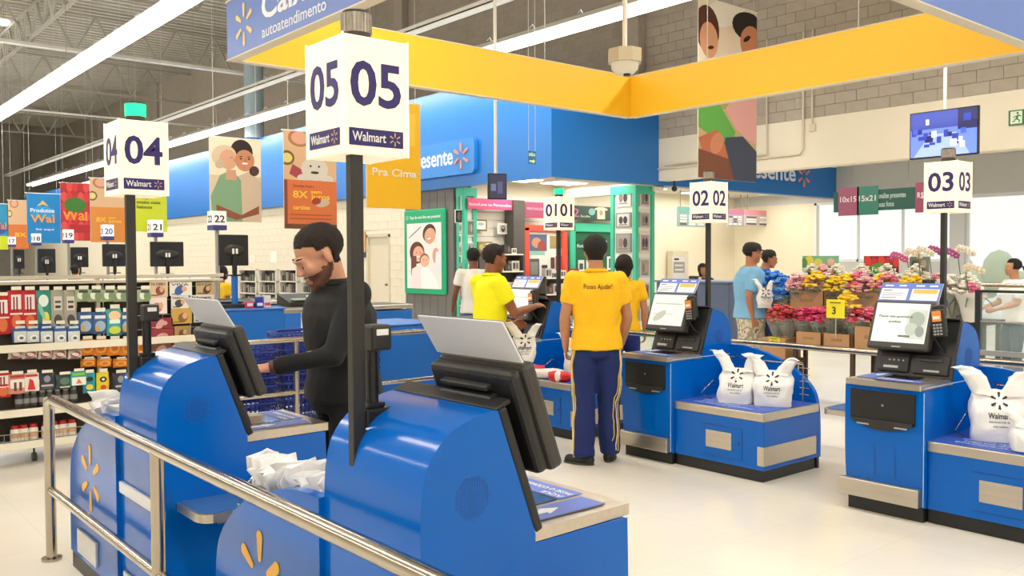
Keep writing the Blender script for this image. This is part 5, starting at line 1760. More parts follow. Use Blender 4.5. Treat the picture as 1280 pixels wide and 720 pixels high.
# things on lane 22 counter
t = thing('cash_register', 'dark cash register keyboard on lane 22 counter, left one', 'cash register', (4.95, 11.85, .94))
MB().prism([(-.2, 0), (.2, 0), (.2, .12), (-.2, .05)], 0, -.28, .28).build('casing', BLACK2, t)
MB().box(-.24, .1, -.1, .0, .085, .1).build('display', M('#8fa08c', .4), t)
t = thing('cash_register', 'dark cash register with a pale display beside the face of the man in black', 'cash register', (6.0, 11.85, .94))
MB().prism([(-.2, 0), (.2, 0), (.2, .16), (-.2, .05)], 0, -.32, .32).build('casing', BLACK2, t)
MB().box(-.24, -.02, -.19, -.05, .075, .1).build('display', M('#9fae98', .4, 0, '', .1), t)
kk = MB()
for i in range(4):
    for j in range(4):
        kk.box(.04 + i * .05, .075 + i * .05, -.18 + j * .05, -.15 + j * .05, .075 + j * .012, .095 + j * .014)
kk.build('keypad', WHITE, t)
for k, (x, c, lb) in enumerate(((5.02, '#d8344c', 'small red packet on lane 22 counter'), (5.16, '#2a3f9c', 'dark blue carton on lane 22 counter'), (5.27, '#e2dcd8', 'white and red carton on lane 22 counter'))):
    t = thing('carton', lb, 'carton', (x, 11.5, .94))
    MB().rbox(-.05, .05, -.03, .03, 0, (.09, .15, .17)[k], .006).build('carton_body', M(c, .5), t)
    MB().box(-.04, .04, -.032, -.03, .03, .07).build('label_band', M('#d8404a' if k == 2 else '#e8e4e0', .5), t)
# racks on the far cream wall
for k, xp in enumerate((306, 331, 357, 384)):
    a, b2 = pix(xp, 337, 0, XB - .1), pix(xp + 22, 382, 0, XB - .1)
    t = thing('wall_rack', 'white grid rack on the cream wall, ' + ('leftmost', 'second from left', 'third from left', 'rightmost, behind the face')[k], 'rack', (XB - .3, a.y, b2.z), 0, 'grid racks against the cream wall')
    w, h = a.y - b2.y, a.z - b2.z
    MB().box(.2, .25, -w, 0, -b2.z + .02, h).build('back_panel', M('#3f3c38', .7), t)
    fr_ = MB()
    for i in range(4):
        fr_.box(0, .25, -w, 0, h * i / 3 - .015, h * i / 3 + .015)
    fr_.box(0, .25, -.03, 0, -b2.z, h).box(0, .25, -w, -w + .03, -b2.z, h)
    fr_.build('frame', M('#e4dfd2', .5), t)
    rr = random.Random(k)
    it = MB()
    for i in range(3):
        for j in range(7):
            it.mat(M(rr.choice(['#8f8a80', '#5c5852', '#b5aea0', '#77726a']), .6))
            y = -.06 - j * (w - .1) / 7
            it.box(.05, .2, y - .07, y - .01, h * i / 3 + .02, h * i / 3 + .02 + .1 + rr.random() * .14)
    it.build('goods', None, t)['kind'] = 'stuff'
for lb, rc, c in (('small paper notice on the cream wall above the racks', (338, 314, 346, 328), '#f0ece2'), ('tiny square notice on the cream wall behind the monitor', (312, 319, 319, 328), '#e8e2d2')):
    a, b2 = pix(rc[0], rc[1], 0, XB - .02), pix(rc[2], rc[3], 0, XB - .02)
    o = MB().box(XB - .03, XB - .012, b2.y, a.y, b2.z, a.z).build('notice', M(c, .5))
    tag(o, lb, 'notice')
a, b2 = pix(451, 290, 0, XB - .02), pix(457, 322, 0, XB - .02)
t = thing('wall_sign', 'small orange sign with a ring on the wall beside pole 05', 'sign', (XB - .02, a.y, b2.z))
MB().box(-.015, .005, b2.y - a.y, 0, .15, a.z - b2.z).build('panel', M('#e0a060', .5), t)
MB().box(-.015, .005, b2.y - a.y, 0, 0, .13).build('lower_panel', M('#3a3c6c', .5), t)
# blue baskets
def basket(label, loc, grp):
    t = thing('shopping_basket', label, 'basket', loc, 0, grp)
    mb = MB()
    BB = M('#1a2f8e', .45)
    w0, w1, d0, d1, h = .20, .25, .13, .17, .22
    for i in range(5):
        f = i / 4
        a_, c_ = w0 + (w1 - w0) * f, d0 + (d1 - d0) * f
        mb.tube([(-a_, -c_, h * f), (a_, -c_, h * f), (a_, c_, h * f), (-a_, c_, h * f)], .006 if i < 4 else .012, 4, False, True)
    for i in range(11):
        u = -1 + i * .2
        for s_ in (-1, 1):
            mb.tube([(u * w0, s_ * d0, 0), (u * w1, s_ * d1, h)], .006, 4, False)
    for i in range(7):
        u = -1 + i / 3
        for s_ in (-1, 1):
            mb.tube([(s_ * w0, u * d0, 0), (s_ * w1, u * d1, h)], .006, 4, False)
    mb.box(-w0, w0, -d0, d0, -.004, .004)
    mb.build('basket_body', BB, t)
    MB().tube([(-w1, 0, h), (-w1 * .9, -.05, h + .03), (w1 * .9, -.05, h + .03), (w1, 0, h)], .007, 5).build('handle', M('#20368f', .4), t)
    return t


bs = basket('dark blue shopping basket, left stack, lowest of all', (3.45, 8.05, .02), 'stacked blue shopping baskets')
for (x, y, n0) in ((3.45, 8.05, 8), (4.05, 8.12, 9), (4.62, 8.1, 7)):
    for i in range(n0):
        if not (i == 0 and x == 3.45):
            dup(bs, (x, y, .02 + i * .08), 0, 'dark blue shopping basket, %s stack, %s from the bottom' % ({3.45: 'left', 4.05: 'middle', 4.62: 'right'}[x], ORD[i + 1]))

# ================================================================ PHOTO SHOP INTERIOR
BK = YS - .04


def shop_panel(name, label, cat, rc, Yp, col, texts=(), shapes=None, thick=.03, emit=0.0, part='panel'):
    a, b2 = pix(rc[0], rc[1], 1, Yp), pix(rc[2], rc[3], 1, Yp)
    w, h = b2.x - a.x, a.z - b2.z
    t = thing(name, label, cat, (a.x, Yp, b2.z))
    MB().rbox(0, w, 0, thick, 0, h, .008).build(part, M(col, .5, 0, '', emit), t)
    if Yp > 14.5:
        MB().box(w * .4, w * .6, thick, YS - Yp + .005, h * .4, h * .6).build('wall_bracket', GREY, t)
    else:
        for u in (.1, .9):
            MB().cyl((w * u, thick / 2, h * .9), (w * u, thick / 2, 3.305 - b2.z), .01, n=5).build('hanger_rod', GREY, t)
    if shapes:
        art(t, 'print', plane_at('y-', (0, -.001, 0)), w, h, shapes, .002)
    for s_, x, y, wd, size, c in texts:
        text(s_, size * h, flat(c), plane_at('y-', (x * w, -.009, y * h)), t, 'lettering', .01, wd * w)
    return t, w, h


shop_panel('shop_sign', 'pink sign reading Leve ou Personalize over the slat wall', 'sign', (585, 247, 641, 263), BK - .3, '#e0507e', [('Entre/Leve ou Personalize', .02, .3, .94, .38, '#f4e6ea')])
shop_panel('shop_sign', 'dull pink sign between the dark post and lamp 01', 'sign', (656, 252, 681, 273), BK - .3, '#a04864', [('PERSONALIZE', .1, .5, .8, .22, '#d8a8b8')])
t, w, h = shop_panel('shop_sign', 'dark green sign with a pink number 2 and a shirt picture', 'sign', (704, 256, 786, 277), BK - .3, '#2f4a3c', [('2', .13, .2, .1, .85, '#b06a8c'), ('Escolha', .25, .2, .14, .2, '#cfd8cc'), ('sua estampa', .72, .2, .2, .18, '#cfd8cc')],
                     [('e', .42, .6, .05, .25, 0, '#7fb0b0'), ('p', [(.5, .1), (.5, .8), (.47, .7), (.46, .85), (.52, .95), (.6, .95), (.66, .85), (.65, .7), (.62, .8), (.62, .1)], '#dccfae'), ('e', .56, .55, .025, .2, 0, '#b08a70')])
t, w, h = shop_panel('display_board', 'green board with white drawings inside a mint frame', 'display', (713, 281, 787, 366), BK - .15, '#17694a', [('fotos', .1, .68, .2, .07, '#d6e6dc'), ('CRIE', .75, .68, .18, .06, '#d6e6dc')],
    [('r', .07, 0, .97, .92, '#14603c'), ('e', .2, .72, .14, .07, 0, '#0f4e30'), ('e', .5, .76, .1, .06, 0, '#e6efe8'), ('e', .5, .76, .085, .05, 0, '#14603c'), ('e', .85, .72, .13, .08, 0, '#e6efe8'), ('e', .85, .72, .12, .07, 0, '#14603c'),
     ('r', .12, .3, .22, .5, '#e0ded8'), ('r', .14, .33, .2, .45, '#4a4a4a'), ('r', .25, .36, .32, .5, '#e0ded8'), ('r', .6, .35, .85, .55, '#e6e6e0'), ('r', .63, .38, .68, .52, '#5a5a58'), ('r', .72, .38, .77, .52, '#5a5a58'), ('r', .12, .1, .3, .22, '#e0ded8'), ('r', .35, .12, .5, .5, '#c8b8ac')], part='mint_frame')
MB().rbox(-.05, w + .02, -.06, 0, h - .16, h + .05, .02).rbox(-.05, .12, -.06, 0, 0, h, .02).build('arch_frame', M('#3fbf98', .5), t)
t, w, h = shop_panel('display_board', 'orange-red arched board pinned with photos and a pink bag', 'display', (655, 283, 706, 362), BK - .15, '#ece4da', (),
    [('r', .1, .62, .55, .88, '#5a6488'), ('e', .3, .75, .12, .08, 0, '#c89068'), ('e', .42, .7, .1, .08, 0, '#a04a40'), ('r', .62, .66, .95, .86, '#a8905c'), ('r', .12, .56, .5, .62, '#8fc4b4'), ('r', .12, .2, .36, .5, '#5c5c5a'), ('r', .15, .25, .33, .45, '#8a8a86'), ('r', .42, .2, .56, .4, '#3c3c3a'), ('r', .64, .34, .74, .52, '#5a4038'), ('r', .76, .32, .94, .54, '#e0546c'), ('e', .85, .55, .05, .04, 0, '#e0546c')])
MB().rbox(-.04, w + .04, -.07, 0, h - .12, h + .04, .03).rbox(-.04, .12, -.07, 0, 0, h, .03).rbox(w - .12, w + .04, -.07, 0, 0, h, .03).build('arch_frame', M('#e8503c', .5), t)
text('Crie', .14, flat('#f0d0c4'), plane_at('y-', (w * .5, -.075, h - .09)), t, 'lettering')
a, b2 = pix(642, 250, 1, BK - .35), pix(656, 330, 1, BK - .35)
tag(MB().box(a.x, b2.x, BK - .35, BK - .05, 0, a.z).build('shop_post', M('#55504a', .6)), 'dark grey post between the slat wall and the red arch', 'post')
# framed pictures on slat wall
for lb, rc, fc, sh in (('gold-framed white picture on the slat wall', (593, 274, 609, 289), '#8a7434', [('r', .12, .14, .88, .86, '#eef0ec'), ('e', .5, .6, .25, .15, 0, '#b8c0b8')]),
                       ('white-framed portrait photo on the slat wall', (622, 279, 637, 293), '#f0ece4', [('r', .15, .15, .85, .85, '#c0bcb4'), ('e', .45, .5, .16, .3, 0, '#4a3a34'), ('e', .45, .6, .09, .13, 0, '#d0a890')]),
                       ('black photo of two faces beside the pillar', (569, 262, 586, 279), '#e4e0d8', [('r', .03, .05, .95, .95, '#16161a'), ('e', .3, .5, .16, .36, 0, '#6a625c'), ('e', .7, .5, .14, .36, 0, '#a39c94')]),
                       ('wide patterned gold picture on the shelf top', (597, 302, 616, 316), '#a08848', [('e', .3, .5, .2, .3, 0, '#d8c890'), ('e', .7, .4, .2, .3, 0, '#5c4c28'), ('e', .5, .7, .2, .2, 0, '#c0a860')])):
    shop_panel('picture_frame', lb, 'picture', rc, BK - .12, fc, (), sh)
# display columns (white gridded faces with mint edges)
def column(label, x0, y0, w, d, items, seed):
    t = thing('display_column', label, 'display column', (x0, y0, 0))
    MB().box(0, w, 0, d, 0, 3.1).build('core', M('#efeae0', .5), t)
    for (x, y) in ((0, 0), (w, 0), (0, d)):
        MB().box(x - .045, x + .045, y - .045, y + .045, 0, 3.11).build('corner_post', M('#42b898', .5), t)
    MB().box(-.05, w + .05, -.05, d + .05, .0, .12).box(-.05, w + .05, -.05, d + .05, 2.93, 3.11).build('band', M('#42b898', .5), t)
    rr = random.Random(seed)
    gl = MB()
    for i in range(18):
        gl.box(.05, w - .05, -.006, 0, .2 + i * .15, .206 + i * .15).box(-.006, 0, .05, d - .05, .2 + i * .15, .206 + i * .15)
    gl.build('slat_groove', M('#c9c3b6', .6), t)['kind'] = 'stuff'
    z = .3
    for i in range(items):
        hh = .3 + rr.random() * .12
        for face in (0, 1):
            mg = .1 if w > .3 else .03
            L_ = (w if face == 0 else d) - 2 * mg
            c = rr.choice(['#d8d2cc', '#b8b0aa', '#e2c8c4', '#8e8c88', '#c9c5c0'])
            f_ = MB()
            if face == 0:
                f_.box(mg, mg + L_, -.035, 0, z, z + hh)
                T = plane_at('y-', (mg, -.036, z))
            else:
                f_.box(-.035, 0, mg, mg + L_, z, z + hh)
                T = plane_at('x-', (-.036, mg + L_, z))
            q = f_.build('photo_frame', M(c, .5), t)
            art(q, 'photo_print', T, L_, hh, [('r', .1, .1, .9, .9, rr.choice(['#efece8', '#6a6866', '#cfc8c4', '#9a948e'])), ('e', .35, .5, .14, .25, 0, rr.choice(['#8a7468', '#4c4846'])), ('e', .65, .5, .14, .25, 0, rr.choice(['#b09a8c', '#3c3a3a'])), ('r', .2, .16, .8, .22, '#77726e')], .002)
        z += hh + .12
    return t


column('white display column with mint green edges and framed photos', 13.78, 12.45, .5, .62, 6, 3)
column('narrow white and mint display column beside the grey pillar', 11.40, 15.12, .24, .2, 5, 8)


def shelf_unit(label, rc, Yp, rows, seed, grp):
    a, b2 = pix(rc[0], rc[1], 1, Yp), pix(rc[2], rc[3], 1, Yp)
    w, zt = b2.x - a.x, a.z
    t = thing('display_shelf', label, 'shelf', (a.x, Yp, 0))
    MB().box(0, w, .35, .4, 0, zt).box(0, .03, 0, .4, 0, zt).box(w - .03, w, 0, .4, 0, zt).build('carcass', M('#5b5248', .6), t)
    rr = random.Random(seed)
    for i in range(rows):
        z = zt - .02 - i * .36
        if z < .1:
            break
        MB().box(0, w, 0, .38, z - .03, z).build('shelf', M('#eee8dc', .4), t)
        x = .05
        while x < w - .16:
            ww, hh = .1 + rr.random() * .12, .09 + rr.random() * .14
            q = thing('boxed_gift', 'small boxed gift on the %s' % label.split(',')[0], 'gift box', (a.x + x, Yp + .06, z), 0, grp)
            cc = rr.choice(['#e8e2d8', '#efeae2', '#8a8078', '#6a3038', '#403a36', '#d8d0c4', '#a03040', '#c8c0b8'])
            MB().box(0, ww, 0, .12, 0, hh).build('box_body', M(cc, .5), q)
            art(q, 'print', plane_at('y-', (0, 0, 0)), ww, hh, [('r', .15, .2, .45, .8, '#4a4642'), ('r', .55, .2, .85, .8, '#77706a')], .002)
            x += ww + .03
    return t


shelf_unit('shelves behind the yellow polo man', (612, 316, 656, 400), BK - .9, 4, 2, 'boxed gifts on the shelves behind the yellow polo man')
shelf_unit('shelves behind kiosk 01, under the green board', (682, 346, 786, 400), BK - .9, 4, 6, 'boxed gifts on the shelves under the green board')
# ceiling panels of the shop
for k, (x, y) in enumerate([(12.3, 13.0), (13.6, 13.0), (16.3, 13.0), (18.4, 13.0), (12.3, 14.4), (13.6, 14.4), (16.3, 14.4), (18.4, 14.4), (20.2, 13.4)]):
    t = thing('recessed_light', 'bright square recessed light in the photo shop ceiling', 'ceiling light', (x, y, 3.268), 0, 'recessed lights of the photo shop ceiling')
    MB().box(-.46, .46, -.34, .34, -.0, .03).build('housing', M('#e8e4dc', .5), t)
    MB().box(-.42, .42, -.3, .3, -.012, .0).build('diffuser', M('#fffdf6', .5, 0, '', 5.0), t)
# menu boards
for lb, rc, c1, c2, sg in (('mint and grey price board hanging left of lamp 02', (848, 258, 884, 284), '#6aa898', '#8fa8a0', 1), ('pink price board hanging right of lamp 02', (910, 261, 929, 283), '#b87088', '#a8a4a4', 2), ('pink price board ending in a green block', (930, 262, 983, 284), '#d88a98', '#c0b0b0', 3)):
    rr = random.Random(sg)
    sh = [('r', 0, .68, 1, 1, c1)] + [('r', .05 + .3 * (i % 3), .08 + .14 * (i // 3), .28 + .3 * (i % 3), .17 + .14 * (i // 3), rr.choice(['#e8e4e0', '#5a5654', '#d0c8c8', '#efecea'])) for i in range(12)] + ([('r', .78, .6, 1, 1, '#20a860'), ('r', .8, .05, .98, .55, '#3c3a38')] if sg == 3 else [])
    shop_panel('price_board', lb, 'sign', rc, 14.3, c2, (), sh, .06)
a, b2 = pix(834, 314, 1, BK), pix(853, 350, 1, BK)
tag(MB().box(a.x, b2.x, BK - .2, BK, b2.z - .3, a.z).build('electric_cabinet', M('#cfc3a6', .5)), 'cream electrical cabinet on the shop back wall', 'cabinet')
# grey service counter
t = thing('service_counter', 'blue-grey service counter behind lamp 02', 'counter', (10.2, 7.5, 0))
MB().rbox(0, .6, 0, 1.3, .06, 1.24, .01).build('body', M('#5d6a86', .5), t)
MB().rbox(-.02, .62, -.02, 1.32, 1.24, 1.27, .006).build('top', M('#78839c', .4), t)
MB().box(.02, .58, .02, 1.28, 0, .06).build('kick_plate', BLACK, t)
t = thing('paper_notice', 'framed white notice standing on the service counter', 'notice', (10.3, 8.45, 1.27))
MB().box(0, .01, -.13, .13, 0, .36).build('frame', M('#e8e4da', .4), t)
art(t, 'print', plane_at('x-', (-.001, .13, 0)), .26, .36, [('r', .06, .04, .94, .96, '#f2efe8'), ('r', .1, .3, .9, .75, '#a8a6a0'), ('r', .15, .82, .5, .9, '#4a4a4a'), ('r', .2, .4, .8, .46, '#efece4'), ('r', .2, .58, .8, .64, '#efece4')], .001)

# ================================================================ FLOWER STAND
t = thing('flower_stand', 'stepped dark stand carrying boxes of flowers', 'stand', (8.35, 3.55, 0))
WD = M('#4a3528', .7, 0, 'n', 0, 8, .2)
MB().box(0, .45, 0, 1.80, .62, .66).box(.45, .9, 0, 2.2, .94, .98).box(.45, .47, 0, 2.2, .66, .94).build('step', WD, t)
for x in (.03, .45, .87):
    for y in (.05, 1.1, 1.75 if x < .1 else 2.15):
        MB().box(x - .02, x + .02, y - .02, y + .02, 0, .62 if x < .1 else .94).build('leg', WD, t)
CARD = M('#b58a62', .8, 0, 'n', 0, 12, .08)
BX = []


def card_box(label, y, z, x, w, h):
    t = thing('cardboard_box', label, 'box', (x, y, z), 0, 'cardboard boxes on the flower stand')
    MB().box(0, .3, 0, w, 0, .01).box(0, .008, 0, w, 0, h).box(.292, .3, 0, w, 0, h).box(0, .3, 0, .008, 0, h).box(0, .3, w - .008, w, 0, h).build('tray', CARD, t)
    MB().box(-.002, 0, w * .3, w * .7, h * .5, h * .65).build('printed_mark', M('#9a7450', .8), t)


for i, (y, lb) in enumerate(((5.0, 'cardboard flower box, lower tier, leftmost'), (4.68, 'cardboard flower box, lower tier, second from left'), (4.28, 'tall cardboard flower box, lower tier, beside kiosk 03'), (3.9, 'cardboard flower box, lower tier, hidden behind the kiosk 03 screen'))):
    card_box(lb, y, .66, 8.38, .30 if i != 2 else .36, .15 if i < 2 else .24)
for i, (y, lb) in enumerate(((5.25, 'cardboard flower box, upper tier, left of the yellow price card'), (4.62, 'cardboard flower box, upper tier, right of the yellow price card'), (4.1, 'cardboard flower box, upper tier, right end'))):
    card_box(lb, y, .98, 8.84, .42, .24)


def bouquet(c1, c2, n=58, r=.135, h=.26, seed=1):
    t = thing('flower_bouquet', 'bouquet', 'flowers', (0, 0, 0))
    mb = MB()
    mb.loft([((0, 0, 0), .03, .03), ((0, 0, h * .6), r * .75, r * .75), ((0, 0, h * .95), r * 1.05, r * 1.05)], 12, True, False)
    crumple(mb, .02, 12, seed)
    mb.build('wrap', M('#c9cfc0', .3, 0, '', 0, 20, .1, 0, 0, .3), t)
    rr = random.Random(seed)
    st = MB()
    for i in range(9):
        a_ = rr.random() * 6.28
        st.tube([(0, 0, 0), (math.cos(a_) * r * .5, math.sin(a_) * r * .5, h * .9)], .004, 4)
        st.sph((math.cos(a_) * r * .6, math.sin(a_) * r * .6, h * .7), (.03, .03, .012), 6, 4)
    st.build('stem', M('#4d5f34', .7), t)['kind'] = 'stuff'
    bl_ = MB()
    for i in range(n):
        a_, q = rr.random() * 6.28, math.sqrt(rr.random())
        c = V3(math.cos(a_) * r * q, math.sin(a_) * r * q, h + .15 * (1 - q * q) - .04 + rr.uniform(-.02, .02))
        bl_.mat(M(c1 if rr.random() < .75 else c2, .7))
        R_ = Matrix.Rotation(rr.random() * 3, 4, 'Z')
        for k in range(5):
            pa = 6.28 * k / 5
            d_ = V3(math.cos(pa), math.sin(pa), .5) * .016
            bl_.sph(c + d_, (.015, .015, .013), 5, 4)
        bl_.sph(c, .009, 5, 4)
    bl_.build('blossoms', None, t)['kind'] = 'stuff'
    return t


COLS = {'pink': ('#d8648a', '#e8a0b0'), 'yellow': ('#f0c81c', '#f6dc5a'), 'magenta': ('#c02458', '#d85a7c'), 'pale': ('#e0a0a8', '#ecc8c4'), 'blue': ('#1d6fd0', '#5aa4ec'), 'red': ('#b02838', '#d86058'), 'white': ('#ece8de', '#dcd8c4')}
PB = {k: bouquet(*v, seed=i + 3) for i, (k, v) in enumerate(COLS.items())}
ub = set()


def put(col, x, y, z, label, s=1.0):
    if col not in ub:
        ub.add(col)
        o = PB[col]
        o.location = (x, y, z)
        o.scale = (s, s, s)
        o['label'], o['group'] = label, col + ' flower bouquets on the stand'
        o.rotation_euler.z = 1
        return o
    return dup(PB[col], (x, y, z), random.random() * 6, label, col + ' flower bouquets on the stand', s)


LBL = {'pink': 'bunch of pink flowers standing in the boxes of the flower stand', 'yellow': 'bunch of bright yellow flowers on the flower stand', 'magenta': 'bunch of magenta flowers in the lower boxes', 'pale': 'bunch of pale pink flowers on the flower stand',
       'blue': 'bunch of vivid blue flowers left of the stand, near the two men', 'red': 'bunch of red flowers on the stand', 'white': 'bunch of white wrapped flowers at the back of the stand'}
rf = random.Random(9)
for i, (c, y) in enumerate((('pale', 5.66), ('pale', 5.58), ('pale', 5.48), ('yellow', 5.38), ('yellow', 5.2), ('yellow', 5.02), ('pink', 4.92), ('pale', 4.78), ('yellow', 4.66), ('pink', 4.55), ('yellow', 4.42), ('yellow', 4.28), ('pale', 4.1), ('white', 3.95), ('white', 3.8))):
    put(c, 8.98 - (.08 if i % 2 else 0), y, 1.01 + rf.uniform(-.02, .04), LBL[c], 1.0)
for i, (c, y) in enumerate((('white', 5.6), ('white', 5.3), ('white', 5.0), ('white', 4.7), ('white', 4.4), ('pale', 5.45))):
    put(c, 9.18, y, 1.12, LBL[c], 1.0)
for i, (c, y) in enumerate((('magenta', 5.27), ('magenta', 5.18), ('magenta', 5.09), ('magenta', 5.02), ('magenta', 4.95), ('pink', 4.82), ('pink', 4.7), ('pink', 4.58), ('red', 4.66), ('yellow', 4.46), ('yellow', 4.36), ('pink', 4.24), ('pink', 4.1))):
    put(c, 8.52 + (.07 if i % 2 else 0), y, .71 + rf.uniform(-.02, .03), LBL[c], .95)
put('yellow', 8.50, 4.78, .86, 'bunch of yellow flowers leaning in front of the price card', .95)
# blue flowers and pink bunch near the two men
t = thing('flower_bucket', 'dark blue bucket stand under the blue flowers', 'bucket', (9.1, 5.99, 0))
MB().cyl((0, 0, 0), (0, 0, .88), .16, .22, 20).build('bucket_body', M('#1c2c58', .5), t)
for i in range(9):
    put('blue', 9.08 + rf.uniform(-.14, .14), 5.93 + rf.uniform(-.13, .15), .86 + rf.uniform(-.12, .2), LBL['blue'], 1.05)
t = thing('cardboard_box', 'cardboard box holding pink flowers beside the man in light blue', 'box', (8.37, 5.42, .5), 0, 'cardboard boxes on the flower stand')
MB().box(0, .3, 0, .3, 0, .22).build('tray', CARD, t)
t = thing('side_stand', 'low dark stand under the cardboard box beside the man in light blue', 'stand', (8.34, 5.38, 0))
MB().box(0, .36, 0, .36, .46, .5).build('top', WD, t)
for x in (.03, .33):
    for y in (.03, .33):
        MB().box(x - .02, x + .02, y - .02, y + .02, 0, .46).build('leg', WD, t)
for y in (5.48, 5.62):
    put('red', 8.52, y, .70, 'bunch of dark red flowers beside the man in light blue', .95)


def price_card(label, px_, X_, w, h, col, s_):
    a = pix(px_[0], px_[1], 0, X_)
    t = thing('price_card', label, 'price card', (X_, a.y, a.z - h))
    MB().box(0, .006, -w, 0, 0, h).build('card', M(col, .6), t)
    MB().cyl((.01, -w / 2, -.2 if h > .1 else -.02), (.01, -w / 2, .02), .005, n=6).build('stick', M('#b9b4a8', .5), t)
    if s_:
        text(s_, h * .55, M('#3a2c14', .5), plane_at('x-', (-.002, -w * .3, h * .22)), t, 'price', .02)
        MB().box(-.002, 0, -w * .8, -w * .2, h * .8, h * .86).build('printed_line', M('#6a5a20', .5), t)
    return t


price_card('yellow price card showing 3 in the flower stand', (1033, 374), 8.33, .2, .19, '#efdf2a', '3')
price_card('small yellow price card on the steel rail', (961, 421), 6.52, .10, .068, '#ece23c', '6')


def stand_sign(label, rc, X_, shapes, txts, back='#7fb894'):
    a, b2 = pix(rc[0], rc[1], 0, X_), pix(rc[2], rc[3], 0, X_)
    w, h = a.y - b2.y, a.z - b2.z
    t = thing('stand_sign', label, 'sign', (X_, a.y, b2.z))
    MB().box(0, .01, -w, 0, 0, h).build('board', M(back, .5), t)
    MB().cyl((.015, -w / 2, .985 - b2.z), (.015, -w / 2, .05), .008, n=8).build('stick', SIL, t)
    art(t, 'print', plane_at('x-', (-.001, 0, 0)), w, h, shapes, .001)
    for s_, x, y, wd, sz, c in txts:
        text(s_, sz * h, flat(c), plane_at('x-', (-.006, -x * w, y * h)), t, 'lettering', .01, wd * w)


stand_sign('mint sign reading QUINZENA with lemons above the flowers', (1003, 320, 1048, 350), 9.22, [('e', .2, .8, .12, .2, 0, '#dccf3c'), ('e', .45, .7, .12, .2, .3, '#d4d858'), ('e', .8, .75, .1, .15, 0, '#e0b8a8'), ('e', .05, .7, .1, .2, 0, '#5a8a44')], [('QUINZENA', .08, .12, .84, .3, '#3f7f7c')])
stand_sign('red tulip sign with a green badge above the flowers', (1080, 320, 1123, 346), 9.22, [('r', 0, 0, 1, 1, '#8c1c28')] + [('e', .12 + .2 * i, .75 - .1 * (i % 2), .1, .3, .2, ('#d84438', '#c03034')[i % 2]) for i in range(5)] + [('e', .45, .3, .32, .34, 0, '#5c9a3c'), ('e', .6, .2, .1, .15, 0, '#eee8dc')], [('Feira', .25, .25, .35, .3, '#eef0dc')], '#8c1c28')
stand_sign('grey-green photo sign among the orchids', (1137, 321, 1161, 340), 9.22, [('r', 0, 0, 1, 1, '#8a9486'), ('e', .3, .5, .2, .3, 0, '#5c6c5a'), ('e', .75, .5, .15, .3, 0, '#c4b8a8')], [], '#8a9486')
# orchids
def orchid(label, px_, X_, ztop, col, seed):
    a = pix(px_, 340, 0, X_)
    t = thing('potted_orchid', label, 'orchid', (X_, a.y, .98), 0, 'potted orchids behind kiosk 03')
    MB().loft([((0, 0, 0), .06, .06), ((0, 0, .12), .075, .075)], 14).build('pot', M('#e0dbd0', .5), t)
    mb = MB().loft([((0, 0, .0), .07, .07), ((0, 0, .14), .1, .1), ((0, 0, .27), .14, .13)], 16, True, False)
    crumple(mb, .035, 14, seed)
    mb.build('wrap', M('#f0efea', .3, 0, '', 0, 20, .1, 0, 0, .6), t)
    lf = MB()
    for k in range(4):
        an = k * 1.6 + seed
        lf.loft([((math.cos(an) * .02 * i * 1.6, math.sin(an) * .02 * i * 1.6, .13 + .1 * math.sin(i * .5)), .022 * math.sin(math.pi * (i + .6) / 7), .006) for i in range(7)], 8)
    lf.build('leaf', M('#3f6a3a', .5), t)
    rr = random.Random(seed)
    H_ = ztop - .98
    stem = [(0, 0, .1), (.01, .02, H_ * .5), (-.02, .04, H_ * .85), (-.05, .02, H_), (-.08, -.06, H_ * .98), (-.1, -.14, H_ * .92)]
    MB().tube(stem, .005, 5).build('stem', M('#5a7040', .6), t)
    for k in range(6):
        f = .55 + .45 * k / 5
        i = f * (len(stem) - 1)
        j_ = min(int(i), len(stem) - 2)
        p_ = Vector(stem[j_]).lerp(Vector(stem[j_ + 1]), i - j_)
        bl_ = MB().mat(M(col, .6))
        for q in range(5):
            an = 6.28 * q / 5 + .3
            bl_.sph(p_ + V3(-.02, math.cos(an) * .02, math.sin(an) * .02), (.007, .017, .015), 8, 5)
        bl_.mat(M('#e6c84a', .5)).sph(p_ + V3(-.03, 0, -.004), .009, 6, 4)
        bl_.build('blossom', None, t)


for k, (px_, X_, zt_, c, lb) in enumerate(((1122, 9.0, 1.62, '#c8549c', 'purple orchid above the kiosk 03 card, leftmost'), (1140, 9.2, 1.66, '#efe8dc', 'white orchid, left of the purple pair'), (1154, 9.0, 1.68, '#efeae0', 'white orchid with a tall stem near the tulip sign'), (1168, 9.1, 1.68, '#b04a98', 'purple orchid left of pole 03'),
                                        (1184, 8.9, 1.66, '#a8449a', 'purple orchid right beside pole 03'), (1204, 9.0, 1.68, '#f0ece4', 'white orchid on the right side of pole 03'), (1214, 8.7, 1.5, '#e8dcc8', 'low cream orchid right of pole 03'))):
    orchid(lb, px_, X_, zt_, c, k + 2)
for y in (3.86,):
    for x in (8.8, 9.1):
        put('white', x, y, .98, 'white cellophane-wrapped bunch behind pole 03', 1.1)
put('pink', 8.88, 3.72, .985, 'bunch of vivid pink flowers beside the small display of kiosk 03', .9)
